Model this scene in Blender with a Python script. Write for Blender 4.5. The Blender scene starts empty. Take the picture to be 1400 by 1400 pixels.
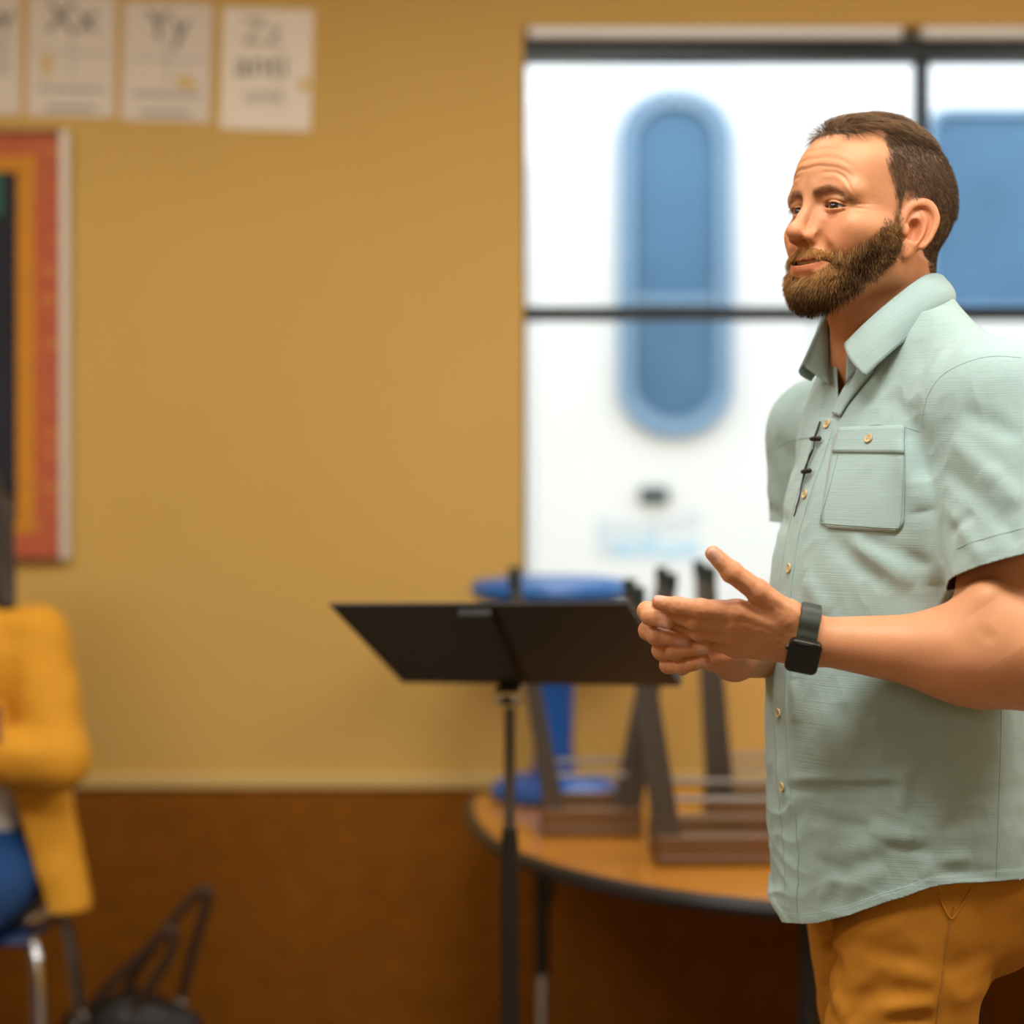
import bpy, math, random
import numpy as np
from mathutils import Vector, Matrix
random.seed(7)
RNG = np.random.default_rng(7)
Q = globals().get('QUICK', 1.0)          # voxel multiplier while iterating
SKIP = globals().get('SKIP', set())
SC = bpy.context.scene
COL = SC.collection
# ------------------------------------------------------------------ camera numbers
FPX, HZ, ZC = 2600.0, 640.0, 1.39        # focal length in px (1400 px frame), horizon row, camera height
def P(px, py, y):
    return np.array([(px - 700.0) / FPX * y, y, ZC - (py - HZ) / FPX * y])
V3 = lambda *a: np.array(a, dtype=float)

# ------------------------------------------------------------------ scene helpers
def tag(o, label=None, cat=None, group=None, kind=None):
    if label: o['label'] = label
    if cat: o['category'] = cat
    if group: o['group'] = group
    if kind: o['kind'] = kind
    return o
def empty(name, loc=(0, 0, 0), rz=0.0):
    o = bpy.data.objects.new(name, None)
    o.empty_display_size = 0.1
    o.location = loc; o.rotation_euler = (0, 0, rz)
    COL.objects.link(o)
    return o
def link(name, me, mat=None, parent=None, smooth=True):
    o = bpy.data.objects.new(name, me)
    if mat is not None:
        for m in (mat if isinstance(mat, (list, tuple)) else [mat]):
            me.materials.append(m)
    COL.objects.link(o)
    if parent is not None: o.parent = parent
    if smooth and len(me.polygons):
        me.polygons.foreach_set('use_smooth', np.ones(len(me.polygons), dtype=bool))
    return o
def np_mesh(name, verts, faces):
    """verts (n,3), faces (m,3|4) int arrays"""
    me = bpy.data.meshes.new(name)
    verts = np.asarray(verts, dtype=np.float32); faces = np.asarray(faces, dtype=np.int32)
    m, k = faces.shape
    me.vertices.add(len(verts)); me.vertices.foreach_set('co', verts.ravel())
    me.loops.add(m * k); me.loops.foreach_set('vertex_index', faces.ravel())
    me.polygons.add(m); me.polygons.foreach_set('loop_start', np.arange(m, dtype=np.int32) * k)
    try: me.polygons.foreach_set('loop_total', np.full(m, k, dtype=np.int32))
    except Exception: pass
    me.update(calc_edges=True)
    return me
class MB:
    """collects simple shapes into one mesh"""
    def __init__(s): s.v = []; s.f = []
    def add(s, vs, fs):
        n = len(s.v); s.v += [tuple(map(float, v)) for v in vs]; s.f += [tuple(i + n for i in f) for f in fs]
    def box(s, c, d, R=None, bevel=0.0):
        c = np.array(c, float); h = np.array(d, float) / 2
        b = min(bevel, h.min() * .95)
        if b <= 0:
            vs = [np.array(t) * h for t in [(-1,-1,-1),(1,-1,-1),(1,1,-1),(-1,1,-1),(-1,-1,1),(1,-1,1),(1,1,1),(-1,1,1)]]
            fs = [(0,3,2,1),(4,5,6,7),(0,1,5,4),(1,2,6,5),(2,3,7,6),(3,0,4,7)]
        else:
            vs, idx = [], {}
            for sx in (-1,1):
                for sy in (-1,1):
                    for sz in (-1,1):
                        for ax in range(3):
                            q = np.array([sx,sy,sz]) * h
                            for k in range(3):
                                if k != ax: q[k] -= b * np.sign(q[k])
                            idx[(sx,sy,sz,ax)] = len(vs); vs.append(q)
            fs = []
            for ax in range(3):
                u, w = [(1,2),(2,0),(0,1)][ax]
                for sg in (-1,1):
                    ring = []
                    for su, sw in ((-1,-1),(1,-1),(1,1),(-1,1)):
                        t = [0,0,0]; t[ax]=sg; t[u]=su; t[w]=sw
                        ring.append(idx[(*t,ax)])
                    fs.append(tuple(ring if sg>0 else ring[::-1]))
            for ax in range(3):
                u, w = [(1,2),(2,0),(0,1)][ax]
                for su in (-1,1):
                    for sw in (-1,1):
                        a=[0,0,0]; a[ax]=-1; a[u]=su; a[w]=sw
                        c2=list(a); c2[ax]=1
                        q=[idx[(*a,u)],idx[(*c2,u)],idx[(*c2,w)],idx[(*a,w)]]
                        fs.append(tuple(q if su*sw<0 else q[::-1]))
            for sx in (-1,1):
                for sy in (-1,1):
                    for sz in (-1,1):
                        t=[idx[(sx,sy,sz,k)] for k in range(3)]
                        fs.append(tuple(t if sx*sy*sz>0 else t[::-1]))
        vs = np.array(vs)
        if R is not None: vs = vs @ np.array(R).T
        s.add(vs + c, fs); return s
    def tube(s, pts, r, n=12, caps=True, closed=False):
        pts = [np.array(p, float) for p in pts]; m = len(pts)
        rs = r if hasattr(r, '__len__') else [r] * m
        T = []
        for i in range(m):
            a = pts[(i-1) % m] if (closed or i > 0) else pts[i]
            b = pts[(i+1) % m] if (closed or i < m-1) else pts[i]
            t = b - a; T.append(t / (np.linalg.norm(t) + 1e-12))
        u = np.cross(T[0], [0,0,1.0])
        if np.linalg.norm(u) < .1: u = np.cross(T[0], [0,1.0,0])
        u /= np.linalg.norm(u); vs = []
        for i in range(m):
            u = u - T[i] * (u @ T[i]); u /= np.linalg.norm(u) + 1e-12; w = np.cross(T[i], u)
            for k in range(n):
                a = 2*math.pi*k/n; vs.append(pts[i] + rs[i]*(math.cos(a)*u + math.sin(a)*w))
        fs = []
        for i in range(m if closed else m-1):
            j = (i+1) % m
            for k in range(n): fs.append((i*n+k, i*n+(k+1)%n, j*n+(k+1)%n, j*n+k))
        if caps and not closed:
            fs.append(tuple(range(n))[::-1]); fs.append(tuple((m-1)*n+k for k in range(n)))
        s.add(vs, fs); return s
    def lathe(s, prof, c=(0,0,0), n=32, sx=1.0, sy=1.0):
        vs = []; fs = []; m = len(prof)
        for (r, z) in prof:
            for k in range(n):
                a = 2*math.pi*k/n; vs.append((c[0]+r*sx*math.cos(a), c[1]+r*sy*math.sin(a), c[2]+z))
        for i in range(m-1):
            for k in range(n): fs.append((i*n+k, i*n+(k+1)%n, (i+1)*n+(k+1)%n, (i+1)*n+k))
        fs.append(tuple(range(n))[::-1]); fs.append(tuple((m-1)*n+k for k in range(n)))
        s.add(vs, fs); return s
    def prism(s, poly, o, u, v, w, d):
        """polygon (list of 2d) in plane o,u,v extruded by d along w"""
        o,u,v,w = (np.array(t,float) for t in (o,u,v,w)); n=len(poly)
        a=[o+u*p[0]+v*p[1] for p in poly]; b=[q+w*d for q in a]
        s.add(a+b, [tuple(range(n))[::-1], tuple(range(n,2*n))]+[(i,(i+1)%n,n+(i+1)%n,n+i) for i in range(n)]); return s
    def sphere(s, c, r, n=16, m=10, R=None):
        r = np.array(r if hasattr(r,'__len__') else (r,r,r), float); vs=[]; fs=[]
        for i in range(1,m):
            th=math.pi*i/m
            for k in range(n):
                a=2*math.pi*k/n; vs.append(np.array([math.sin(th)*math.cos(a),math.sin(th)*math.sin(a),math.cos(th)])*r)
        vs += [np.array([0,0,1])*r, np.array([0,0,-1])*r]
        for i in range(m-2):
            for k in range(n): fs.append((i*n+k,(i+1)*n+k,(i+1)*n+(k+1)%n,i*n+(k+1)%n))
        t=len(vs)-2
        for k in range(n): fs.append((t,k,(k+1)%n)); fs.append((t+1,(m-2)*n+(k+1)%n,(m-2)*n+k))
        vs=np.array(vs)
        if R is not None: vs = vs @ np.array(R).T
        s.add(vs+np.array(c,float), fs); return s
    def build(s, name, mat, parent=None, smooth=False, sharp=35):
        me = bpy.data.meshes.new(name); me.from_pydata(s.v, [], s.f); me.update()
        o = link(name, me, mat, parent, smooth)
        if smooth:
            try: me.set_sharp_from_angle(angle=math.radians(sharp))
            except Exception: pass
        return o
def rotz(a): c,s=math.cos(a),math.sin(a); return np.array([[c,-s,0],[s,c,0],[0,0,1.0]])
def smooth_path(pts, n=8):
    """Catmull-Rom through pts"""
    pts=[np.array(p,float) for p in pts]; out=[]
    e=[2*pts[0]-pts[1]]+pts+[2*pts[-1]-pts[-2]]
    for i in range(1,len(e)-2):
        p0,p1,p2,p3=e[i-1:i+3]
        for k in range(n):
            t=k/n; out.append(.5*((2*p1)+(p2-p0)*t+(2*p0-5*p1+4*p2-p3)*t*t+(3*p1-p0-3*p2+p3)*t**3))
    out.append(pts[-1]); return out

# ------------------------------------------------------------------ signed distance modelling
def ln(v): return np.sqrt(np.einsum('ij,ij->i', v, v))
def smin(a, b, k):
    h = np.clip(.5 + .5*(b-a)/k, 0, 1); return b + (a-b)*h - k*h*(1-h)
def smax(a, b, k): return -smin(-a, -b, k)
def ell(p, c, r, R=None):
    q = p - np.asarray(c, float)
    if R is not None: q = q @ np.asarray(R)          # columns of R = axes
    r = np.asarray(r, float)
    k0 = ln(q / r); k1 = ln(q / (r*r)); return k0*(k0-1.0)/np.maximum(k1, 1e-9)
def cone(p, a, b, ra, rb=None):
    a = np.asarray(a, float); b = np.asarray(b, float); rb = ra if rb is None else rb
    ba = b-a; t = np.clip(((p-a)@ba)/(ba@ba), 0, 1)
    return ln(p-a-t[:,None]*ba) - (ra+(rb-ra)*t)
def chain(p, pts, rs, k=.004):
    d = None
    for i in range(len(pts)-1):
        e = cone(p, pts[i], pts[i+1], rs[i], rs[i+1]); d = e if d is None else smin(d, e, k)
    return d
def ncell(x, s=0):
    x = x.astype(np.int64); h = (x[:,0]*73856093) ^ (x[:,1]*19349663) ^ (x[:,2]*83492791) ^ (s*2654435)
    h = (h ^ (h >> 13)) * 1274126177 & 0x7fffffff; h = (h ^ (h >> 15)) & 0xffff
    return h/32767.5 - 1.0
def noise(p, s=0):
    """value noise -1..1"""
    f = np.floor(p); t = p-f; t = t*t*(3-2*t); r = 0
    for i in (0,1):
        for j in (0,1):
            for k in (0,1):
                w = (t[:,0] if i else 1-t[:,0])*(t[:,1] if j else 1-t[:,1])*(t[:,2] if k else 1-t[:,2])
                r = r + w*ncell(f+np.array([i,j,k]), s)
    return r
def grad(f, p, e=4e-4):
    g = np.empty_like(p)
    for k in range(3):
        d = np.zeros(3); d[k] = e; g[:,k] = (f(p+d)-f(p-d))/(2*e)
    return g
def feval(f, p, ch=400000):
    if len(p) <= ch: return f(p)
    return np.concatenate([f(p[i:i+ch]) for i in range(0, len(p), ch)])
def sdf_mesh(f, lo, hi, h, proj=2, B=8, margin=1.6):
    """sparse surface nets with projection on to the zero set -> verts, quads"""
    h = h*Q; lo = np.asarray(lo, float); hi = np.asarray(hi, float)
    B4 = B*4
    n4 = np.ceil((hi-lo)/(h*B4)).astype(int)
    g = np.stack(np.meshgrid(*[np.arange(n) for n in n4], indexing='ij'), -1).reshape(-1,3)*B4
    d = feval(f, lo+(g+B4/2)*h)
    g = g[np.abs(d) < h*B4*.5*1.7321*margin+2*h]
    o = np.stack(np.meshgrid(*[np.arange(4)]*3, indexing='ij'), -1).reshape(-1,3)*B
    g = (g[:,None,:]+o[None]).reshape(-1,3)
    d = feval(f, lo+(g+B/2)*h)
    g = g[np.abs(d) < h*B*.5*1.7321*margin+2*h]
    N = (n4*B4+2).astype(np.int64)
    key = lambda c: (c[:,0]*N[1]+c[:,1])*N[2]+c[:,2]
    off = np.stack(np.meshgrid(*[np.arange(B+1)]*3, indexing='ij'), -1).reshape(-1,3)
    cid, cv, qs = [], [], []
    for s in range(0, len(g), 500):
        gb = g[s:s+500]; nb = len(gb)
        pts = lo+((gb[:,None,:]+off[None]).reshape(-1,3))*h
        D = feval(f, pts).reshape(nb,B+1,B+1,B+1); S = D < 0
        cs = [(i,j,k) for i in (0,1) for j in (0,1) for k in (0,1)]
        sl = lambda A,c: A[:, c[0]:c[0]+B, c[1]:c[1]+B, c[2]:c[2]+B]
        cnt = sum(sl(S,c).astype(np.int8) for c in cs)
        ix = np.argwhere((cnt>0)&(cnt<8))
        if len(ix):
            cvv = [D[ix[:,0],ix[:,1]+c[0],ix[:,2]+c[1],ix[:,3]+c[2]] for c in cs]
            acc = np.zeros((len(ix),3)); w = np.zeros(len(ix))
            for a in range(8):
                for b in range(a+1,8):
                    if sum(abs(cs[a][k]-cs[b][k]) for k in range(3)) != 1: continue
                    va, vb = cvv[a], cvv[b]; m = (va<0)!=(vb<0)
                    t = np.where(m, va/np.where(m, va-vb, 1), 0)
                    acc += m[:,None]*(np.array(cs[a])+t[:,None]*(np.array(cs[b])-np.array(cs[a]))); w += m
            gi = gb[ix[:,0]]+ix[:,1:]
            cid.append(key(gi)); cv.append(lo+(gi+acc/w[:,None])*h)
        for ax in range(3):
            c = [0,0,0]; c[ax] = 1
            s0 = sl(S,(0,0,0)); s1 = sl(S,tuple(c))
            e = np.argwhere(s0 != s1)
            if not len(e): continue
            fl = s0[e[:,0],e[:,1],e[:,2],e[:,3]]
            gi = gb[e[:,0]]+e[:,1:]
            u, v = (ax+1)%3, (ax+2)%3
            du = np.zeros(3,int); du[u]=1; dv = np.zeros(3,int); dv[v]=1
            q = np.stack([key(gi-du-dv), key(gi-dv), key(gi), key(gi-du)], 1)
            q[~fl] = q[~fl][:, ::-1]; qs.append(q)
    cid = np.concatenate(cid); cv = np.concatenate(cv); qs = np.concatenate(qs)
    o = np.argsort(cid); cid = cid[o]; cv = cv[o]
    j = np.searchsorted(cid, qs); j = np.minimum(j, len(cid)-1)
    ok = (cid[j] == qs).all(1); faces = j[ok]
    for _ in range(proj):
        for s in range(0, len(cv), 300000):
            p = cv[s:s+300000]; dd = f(p); gr = grad(f, p, h*.35)
            st = dd/np.maximum((gr*gr).sum(1), .25)
            st = np.clip(st, -h*.6, h*.6)
            cv[s:s+300000] = p-st[:,None]*gr
    return cv, faces
def keep_largest(v, f):
    """drop small loose shells"""
    n = len(v); lab = np.arange(n)
    while True:
        m = lab[f].min(1); new = lab.copy()
        for k in range(f.shape[1]): np.minimum.at(new, f[:,k], m)
        new = new[new]
        if (new == lab).all(): break
        lab = new
    u, c = np.unique(lab[f[:,0]], return_counts=True); b = u[c.argmax()]
    f = f[lab[f[:,0]] == b]
    used = np.unique(f); mp = np.zeros(n, int); mp[used] = np.arange(len(used))
    return v[used], mp[f]
def clip_mesh(v, f, g):
    """keep the side where g>0, cutting faces exactly along g=0 -> verts, tris"""
    t = np.concatenate([f[:,[0,1,2]], f[:,[0,2,3]]]) if f.shape[1] == 4 else f
    s = g > 0; k = s[t].sum(1); full = t[k == 3]; part = t[(k > 0)&(k < 3)]; kp = k[(k > 0)&(k < 3)]
    sp = s[part]; odd = np.where(kp == 1, sp.argmax(1), (~sp).argmax(1)); r = np.arange(len(part))
    a = part[r,odd]; b = part[r,(odd+1)%3]; c = part[r,(odd+2)%3]
    def ed(i,j): lo = np.minimum(i,j); hi = np.maximum(i,j); return lo.astype(np.int64)*len(v)+hi
    eab, eac = ed(a,b), ed(a,c); u, inv = np.unique(np.concatenate([eab,eac]), return_inverse=True)
    i, j = u//len(v), u%len(v); w = (g[i]/(g[i]-g[j]))[:,None]; nv = v[i]+(v[j]-v[i])*w
    pab = len(v)+inv[:len(a)]; pac = len(v)+inv[len(a):]; one = kp == 1
    T = np.concatenate([full, np.stack([a,pab,pac],1)[one], np.stack([pab,b,c],1)[~one], np.stack([pab,c,pac],1)[~one]])
    V = np.concatenate([v,nv]); used = np.unique(T); mp = np.zeros(len(V),int); mp[used] = np.arange(len(used))
    return V[used], mp[T]
def set_attr(me, name, vals):
    a = me.attributes.new(name, 'FLOAT', 'POINT'); a.data.foreach_set('value', np.asarray(vals, np.float32))
def set_vec(me, name, vals):
    a = me.attributes.new(name, 'FLOAT_VECTOR', 'POINT'); a.data.foreach_set('vector', np.asarray(vals, np.float32).ravel())
def strands_mesh(name, roots, pts_fn, r0, r1, n=4):
    """many thin 3-sided tapering hairs in one mesh. pts_fn(t)-> (N,3) positions for t in 0..1"""
    N = len(roots); ring = []
    Pt = [pts_fn(i/(n-1)) for i in range(n)]
    for i in range(n):
        a = Pt[max(i-1,0)]; b = Pt[min(i+1,n-1)]; T = b-a; T /= ln(T)[:,None]+1e-9
        u = np.cross(T, np.array([.3,.5,.81])); u /= ln(u)[:,None]+1e-9; w = np.cross(T,u)
        r = r0+(r1-r0)*(i/(n-1))
        for k in range(3):
            a3 = 2*math.pi*k/3; ring.append(Pt[i]+r*(math.cos(a3)*u+math.sin(a3)*w))
    V = np.stack(ring,1).reshape(-1,3); base = np.arange(N)*(3*n); F = []
    for i in range(n-1):
        for k in range(3):
            F.append(np.stack([base+i*3+k, base+i*3+(k+1)%3, base+(i+1)*3+(k+1)%3, base+(i+1)*3+k],1))
    return np_mesh(name, V, np.concatenate(F))

# ------------------------------------------------------------------ materials
def new_mat(name):
    m = bpy.data.materials.new(name); m.use_nodes = True
    nt = m.node_tree; b = nt.nodes['Principled BSDF']; return m, nt, b
def N(nt, t, **kw):
    n = nt.nodes.new(t)
    for k, v in kw.items():
        if k in n.inputs.keys(): n.inputs[k].default_value = v
        else: setattr(n, k, v)
    return n
def rgba(c): return (c[0], c[1], c[2], 1.0)
def s2l(*c):
    return tuple(((v/255)/12.92 if v/255 <= .04045 else ((v/255+.055)/1.055)**2.4) for v in c)
def simple(name, col, rough=.5, metal=0.0, bump=0.0, bscale=200.0, var=0.0, vscale=8.0, spec=.5, stretch=(1,1,1)):
    """principled with noise variation in colour and bump (object coordinates)"""
    m, nt, b = new_mat(name)
    b.inputs['Roughness'].default_value = rough; b.inputs['Metallic'].default_value = metal
    b.inputs['Specular IOR Level'].default_value = spec
    tc = N(nt,'ShaderNodeTexCoord'); mp = N(nt,'ShaderNodeMapping'); mp.inputs['Scale'].default_value = stretch
    nt.links.new(tc.outputs['Object'], mp.inputs['Vector'])
    nz = N(nt,'ShaderNodeTexNoise', Scale=vscale, Detail=4.0); nt.links.new(mp.outputs[0], nz.inputs['Vector'])
    mx = N(nt,'ShaderNodeMix', data_type='RGBA'); 
    mx.inputs[6].default_value = rgba([c*(1-var) for c in col]); mx.inputs[7].default_value = rgba([min(1,c*(1+var)) for c in col])
    nt.links.new(nz.outputs['Fac'], mx.inputs[0]); nt.links.new(mx.outputs[2], b.inputs['Base Color'])
    if bump > 0:
        n2 = N(nt,'ShaderNodeTexNoise', Scale=bscale, Detail=3.0); nt.links.new(mp.outputs[0], n2.inputs['Vector'])
        bp = N(nt,'ShaderNodeBump', Strength=bump, Distance=.002); nt.links.new(n2.outputs['Fac'], bp.inputs['Height'])
        nt.links.new(bp.outputs[0], b.inputs['Normal'])
    return m
def emit_mat(name, col, s):
    m, nt, b = new_mat(name)
    b.inputs['Base Color'].default_value = rgba(col); b.inputs['Emission Color'].default_value = rgba(col); b.inputs['Emission Strength'].default_value = s
    return m
# ================================================================== the speaker: head
H_YAW, H_PITCH, H_ROLL, H_S = math.radians(57), math.radians(6), math.radians(0), 1.05
H_O = P(1188, 318, 2.32)
def head_axes(yaw, pitch, roll):
    f = V3(-math.sin(yaw), -math.cos(yaw), 0); l = V3(math.cos(yaw), -math.sin(yaw), 0); u = V3(0,0,1)
    f2 = f*math.cos(pitch)+u*math.sin(pitch); u2 = -f*math.sin(pitch)+u*math.cos(pitch)
    l2 = l*math.cos(roll)+u2*math.sin(roll); u3 = np.cross(f2, l2)
    return np.stack([f2, l2, u3], 1)                       # columns: forward, left, up
H_R = head_axes(H_YAW, H_PITCH, H_ROLL)
def to_head(p): return (p-H_O) @ H_R / H_S
def from_head(q): return np.asarray(q) @ H_R.T * H_S + H_O
EYE = V3(.0750, .0292, .0125); EYE_R = .0122
def sstep0(a, b, x): t = np.clip((x-a)/(b-a),0,1); return t*t*(3-2*t)
def arc(t): return np.maximum(1-t*t, -1.5)
def ear(q):
    """q: mirrored head coords; returns distance"""
    c = V3(.001, .0755, -.005)
    w = V3(.36, .93, .06); w /= np.linalg.norm(w)          # outwards
    v = V3(-.30, .05, .95); v -= w*(v@w); v /= np.linalg.norm(v)   # up, leaning back
    u = np.cross(v, w); u *= -np.sign(u[0])                # backwards
    A = np.stack([u,v,w],1); e = (q-c)@A
    sc = 1+.24*np.clip(-e[:,1]/.032,-.6,1)+.26*np.clip((-e[:,1]-.006)/.026,0,1)                 # narrower towards the lobe
    U = e[:,0]*sc-.10*np.clip(-e[:,1],0,.1); Vv = e[:,1]; W = e[:,2]-.22*np.clip(e[:,0],-.02,.03)
    E = np.stack([U*1.08,Vv,W],1)
    d = ell(E, (0,0,0), (.0185,.0335,.0065))
    rr = np.sqrt((U/.0170)**2+(Vv/.0315)**2)
    ring = np.sqrt(((rr-1)*.019)**2+(W-.0055)**2)-.0036
    ring = smax(ring, -(Vv+.018)-.3*(U), .006)             # helix, fading at the lobe / front
    d = smin(d, ring, .003)
    sg = np.sqrt(((rr-.70)*.020)**2+((W-.0068))**2)-.0026   # groove under the helix
    sg = np.maximum(sg, -(Vv+.010)); sg = np.maximum(sg, -(U+.004)-.3*np.clip(Vv,0,1))
    d = smax(d, -sg, .002)
    ah = np.sqrt(((np.sqrt(((U+.002)/.0095)**2+((Vv+.002)/.019)**2)-1)*.012)**2+(W-.0050)**2)-.0026
    ah = np.maximum(ah, -(U-.001)-.1*np.clip(Vv,0,1))
    d = smin(d, ah, .0025)
    d = smax(d, -ell(E, (-.0035,-.0045,.0060), (.0088,.0150,.0110)), .002)
    d = smin(d, ell(E, (-.0125,-.006,.0045), (.0042,.0068,.0042)), .003)   # tragus
    d = smin(d, ell(E, (-.003,-.0190,.0050), (.006,.0038,.0034)), .003)    # antitragus
    d = smin(d, ell(E, (-.0040,-.0275,.0020), (.0100,.0100,.0055)), .006)    # lobe
    return d
def head_sdf(q):
    """head local coords (metres, x forward, y left, z up, origin between the ears)"""
    y0 = q[:,1].copy(); m = q.copy(); m[:,1] = np.abs(m[:,1]); x, y, z = m[:,0], m[:,1], m[:,2]
    d = ell(q, (-.008,0,.044), (.102,.0765,.090))
    d = smin(d, ell(q, (.036,0,.050), (.0575,.0635,.058)), .02)
    d = smin(d, ell(q, (.036,0,-.024), (.053,.056,.061)), .025)
    d = smin(d, ell(m, (.056,.046,-.012), (.027,.019,.019)), .022)
    d = smin(d, cone(m, (.006,.049,-.048), (.066,.019,-.074), .0165, .0155), .025)
    d = smin(d, ell(m, (.006,.047,-.024), (.030,.022,.042)), .02)
    d = smin(d, ell(q, (.073,0,-.076), (.018,.023,.016)), .016)
    d = smin(d, ell(q, (.069,0,-.052), (.032,.036,.034)), .015)
    d = smin(d, ell(m, (.063,.0345,-.028), (.0222,.0172,.0180)), .014)       # smiling cheek
    d = smin(d, cone(m, (.086,.010,.030), (.072,.049,.0295), .0095, .0090), .014)
    d = smax(d, -ell(m, (.050,.086,.040), (.030,.0165,.034)), .02)          # temple
    d = smax(d, -ell(m, (.099,.033,.0135), (.018,.0195,.0120)), .012)       # socket
    d = smax(d, -ell(m, (.098,.0185,.013), (.010,.0075,.012)), .010)
    # nose
    d = smin(d, cone(q, (.0880,0,.026), (.1105,0,-.016), .0060, .0074), .010)
    d = smin(d, cone(m, (.082,.010,.006), (.095,.0105,-.019), .0080, .0070), .010)
    d = smin(d, ell(q, (.1115,0,-.0195), (.0102,.0090,.0084)), .008)
    d = smin(d, ell(m, (.0985,.0130,-.0235), (.0108,.0054,.0066)), .005)
    d = smax(d, -cone(m, (.092,.0218,-.0175), (.0925,.0185,-.0330), .0016, .0020), .005)
    d = smax(d, -ell(m, (.1030,.0068,-.0318), (.0075,.0040,.0050)), .003)
    # eyelids
    e = m-EYE; lid = ln(e)-.0140
    d = smin(d, lid, .0045)
    d = smin(d, cone(m, EYE+V3(.0110,-.011,.0098), EYE+V3(.0065,.014,.0072), .0026, .0018), .006)  # hood
    yy = e[:,1]-.001; yu = arc(yy/.0150)
    zu = .0042*yu-.0004-.06*yy; zl = -.0034*yu-.06*yy+.0002
    op = np.maximum(np.maximum(e[:,2]-zu, zl-e[:,2])*.9, .002-e[:,0])
    d = smax(d, -op, .0008)
    le = ln(e); sh = np.exp(-((le-.0143)/.0022)**2)*(e[:,0]>.003)*np.exp(-np.clip(np.abs(yy)-.0125,0,1)/.0025)
    d = d+.0018*sh*np.exp(-((e[:,2]-(.0066*arc(yy/.019)-.06*yy))/.0011)**2)           # lid crease
    d = d+.0012*sh*np.exp(-((e[:,2]+(.0078*arc(yy/.021)+.0008))/.0016)**2)
    # lips, smile
    ml = np.stack([x+.0070+10.5*y*y, y, z-.0005-4.6*y*y],1)
    d = smin(d, cone(ml, (.0990,.004,-.0465), (.0985,.031,-.0480), .0046, .0030), .006)
    d = smin(d, cone(ml, (.0980,0,-.0578), (.0975,.027,-.0535), .0048, .0032), .007)
    d = smax(d, -ell(ml, (.099,0,-.0523), (.016,.0335,.0036)), .0014)
    d = smax(d, -cone(m, (.1040,0,-.0390), (.1065,0,-.034), .0020, .0018), .004)    # philtrum
    d = smax(d, -cone(m, (.1000,0,-.0690), (.0965,.014,-.0680), .0026, .0020), .008)
    # nasolabial fold
    d = smax(d, -chain(m, [V3(.0935,.0205,-.0245), V3(.0890,.0290,-.0380), V3(.0805,.0365,-.0540)], [.0028,.0042,.0026]), .008)
    # forehead lines and brow folds
    for zc, a in ((.0555,1.25),(.066,.55),(.077,.3)):
        cz = zc+.004-.016*(y/.05)**3-.002*np.cos(y*55)+.0005*np.sin(y0*190+zc*900)
        w = a*np.exp(-((z-cz)/.0020)**2)*np.clip(1-(y/.052)**4,0,1)*(x>.02)
        u = a*np.exp(-((z-cz-.0045)/.0034)**2)*np.clip(1-(y/.052)**4,0,1)*(x>.02)
        d = d+.0008*w-.00055*u
    cz = .0500-.018*np.clip((y-.030)/.022,0,2)**2; mk = sstep0(.014,.026,y)*sstep0(.058,.048,y)*(x>.02)
    d = d+mk*(.0009*np.exp(-((z-cz)/.0020)**2)-.0007*np.exp(-((z-cz+.0050)/.0036)**2))
    # crow's feet
    for k in (-1,0,1):
        aa = np.abs((z-.010)-k*.35*(y-.050)-.003*k)
        d = d+.0005*np.exp(-(aa/.0012)**2)*np.clip((y-.050)/.004,0,1)*np.clip((.064-y)/.006,0,1)*(x>.02)
    d = smin(d, ear(m), .004)
    return d
# ================================================================== the speaker: body
T_YAW = math.radians(63)
T_F = V3(-math.sin(T_YAW), -math.cos(T_YAW), 0); T_L = V3(math.cos(T_YAW), -math.sin(T_YAW), 0)
T_R = np.stack([T_F, T_L, V3(0,0,1)], 1); T_O = V3(.472, 2.33, 0)
def twist(z): t = np.clip((1.47-z)/.17,0,1); return math.radians(13.0)*t*t*(3-2*t)       # hips turned further than the shoulders
def tor(p):
    q = p-T_O; a = twist(q[:,2]); c, s = np.cos(a), np.sin(a); f0 = q@T_F; l0 = q@T_L
    return np.stack([f0*c-l0*s, f0*s+l0*c, q[:,2]],1)
def wora(t):
    a = twist(t[:,2]); c, s = np.cos(a), np.sin(a)
    return T_O+(t[:,0]*c+t[:,1]*s)[:,None]*T_F+(t[:,1]*c-t[:,0]*s)[:,None]*T_L+np.stack([0*a,0*a,t[:,2]],1)
def wor(f, l, z): return wora(np.array([[f,l,z]],float))[0]
MAN = V3(.472, 2.33, 0)
#         z     front   back   half   n
SEC = np.array([
 (.60, .150, -.178, .205, 2.1), (.80, .150, -.178, .203, 2.1), (.86, .150, -.178, .206, 2.1), (.93, .151, -.174, .196, 2.1),
 (1.01, .156, -.164, .186, 2.1), (1.10, .162, -.150, .180, 2.1), (1.19, .157, -.140, .174, 2.1), (1.27, .149, -.136, .172, 2.15),
 (1.36, .128, -.134, .174, 2.3), (1.430, .102, -.132, .180, 2.25), (1.478, .086, -.122, .176, 2.2), (1.510, .075, -.110, .158, 2.1),
 (1.540, .068, -.090, .142, 2.0), (1.568, .062, -.068, .106, 2.0), (1.60, .058, -.052, .074, 2.0), (1.66, .056, -.046, .064, 2.0)])
_z = np.linspace(.6, 1.66, 260)
def _sm(c):
    v = np.interp(_z, SEC[:,0], SEC[:,c]); k = np.hanning(17); k /= k.sum()
    return np.convolve(np.pad(v, 8, mode='edge'), k, 'valid')
_tab = [_sm(c) for c in range(1,5)]
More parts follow.
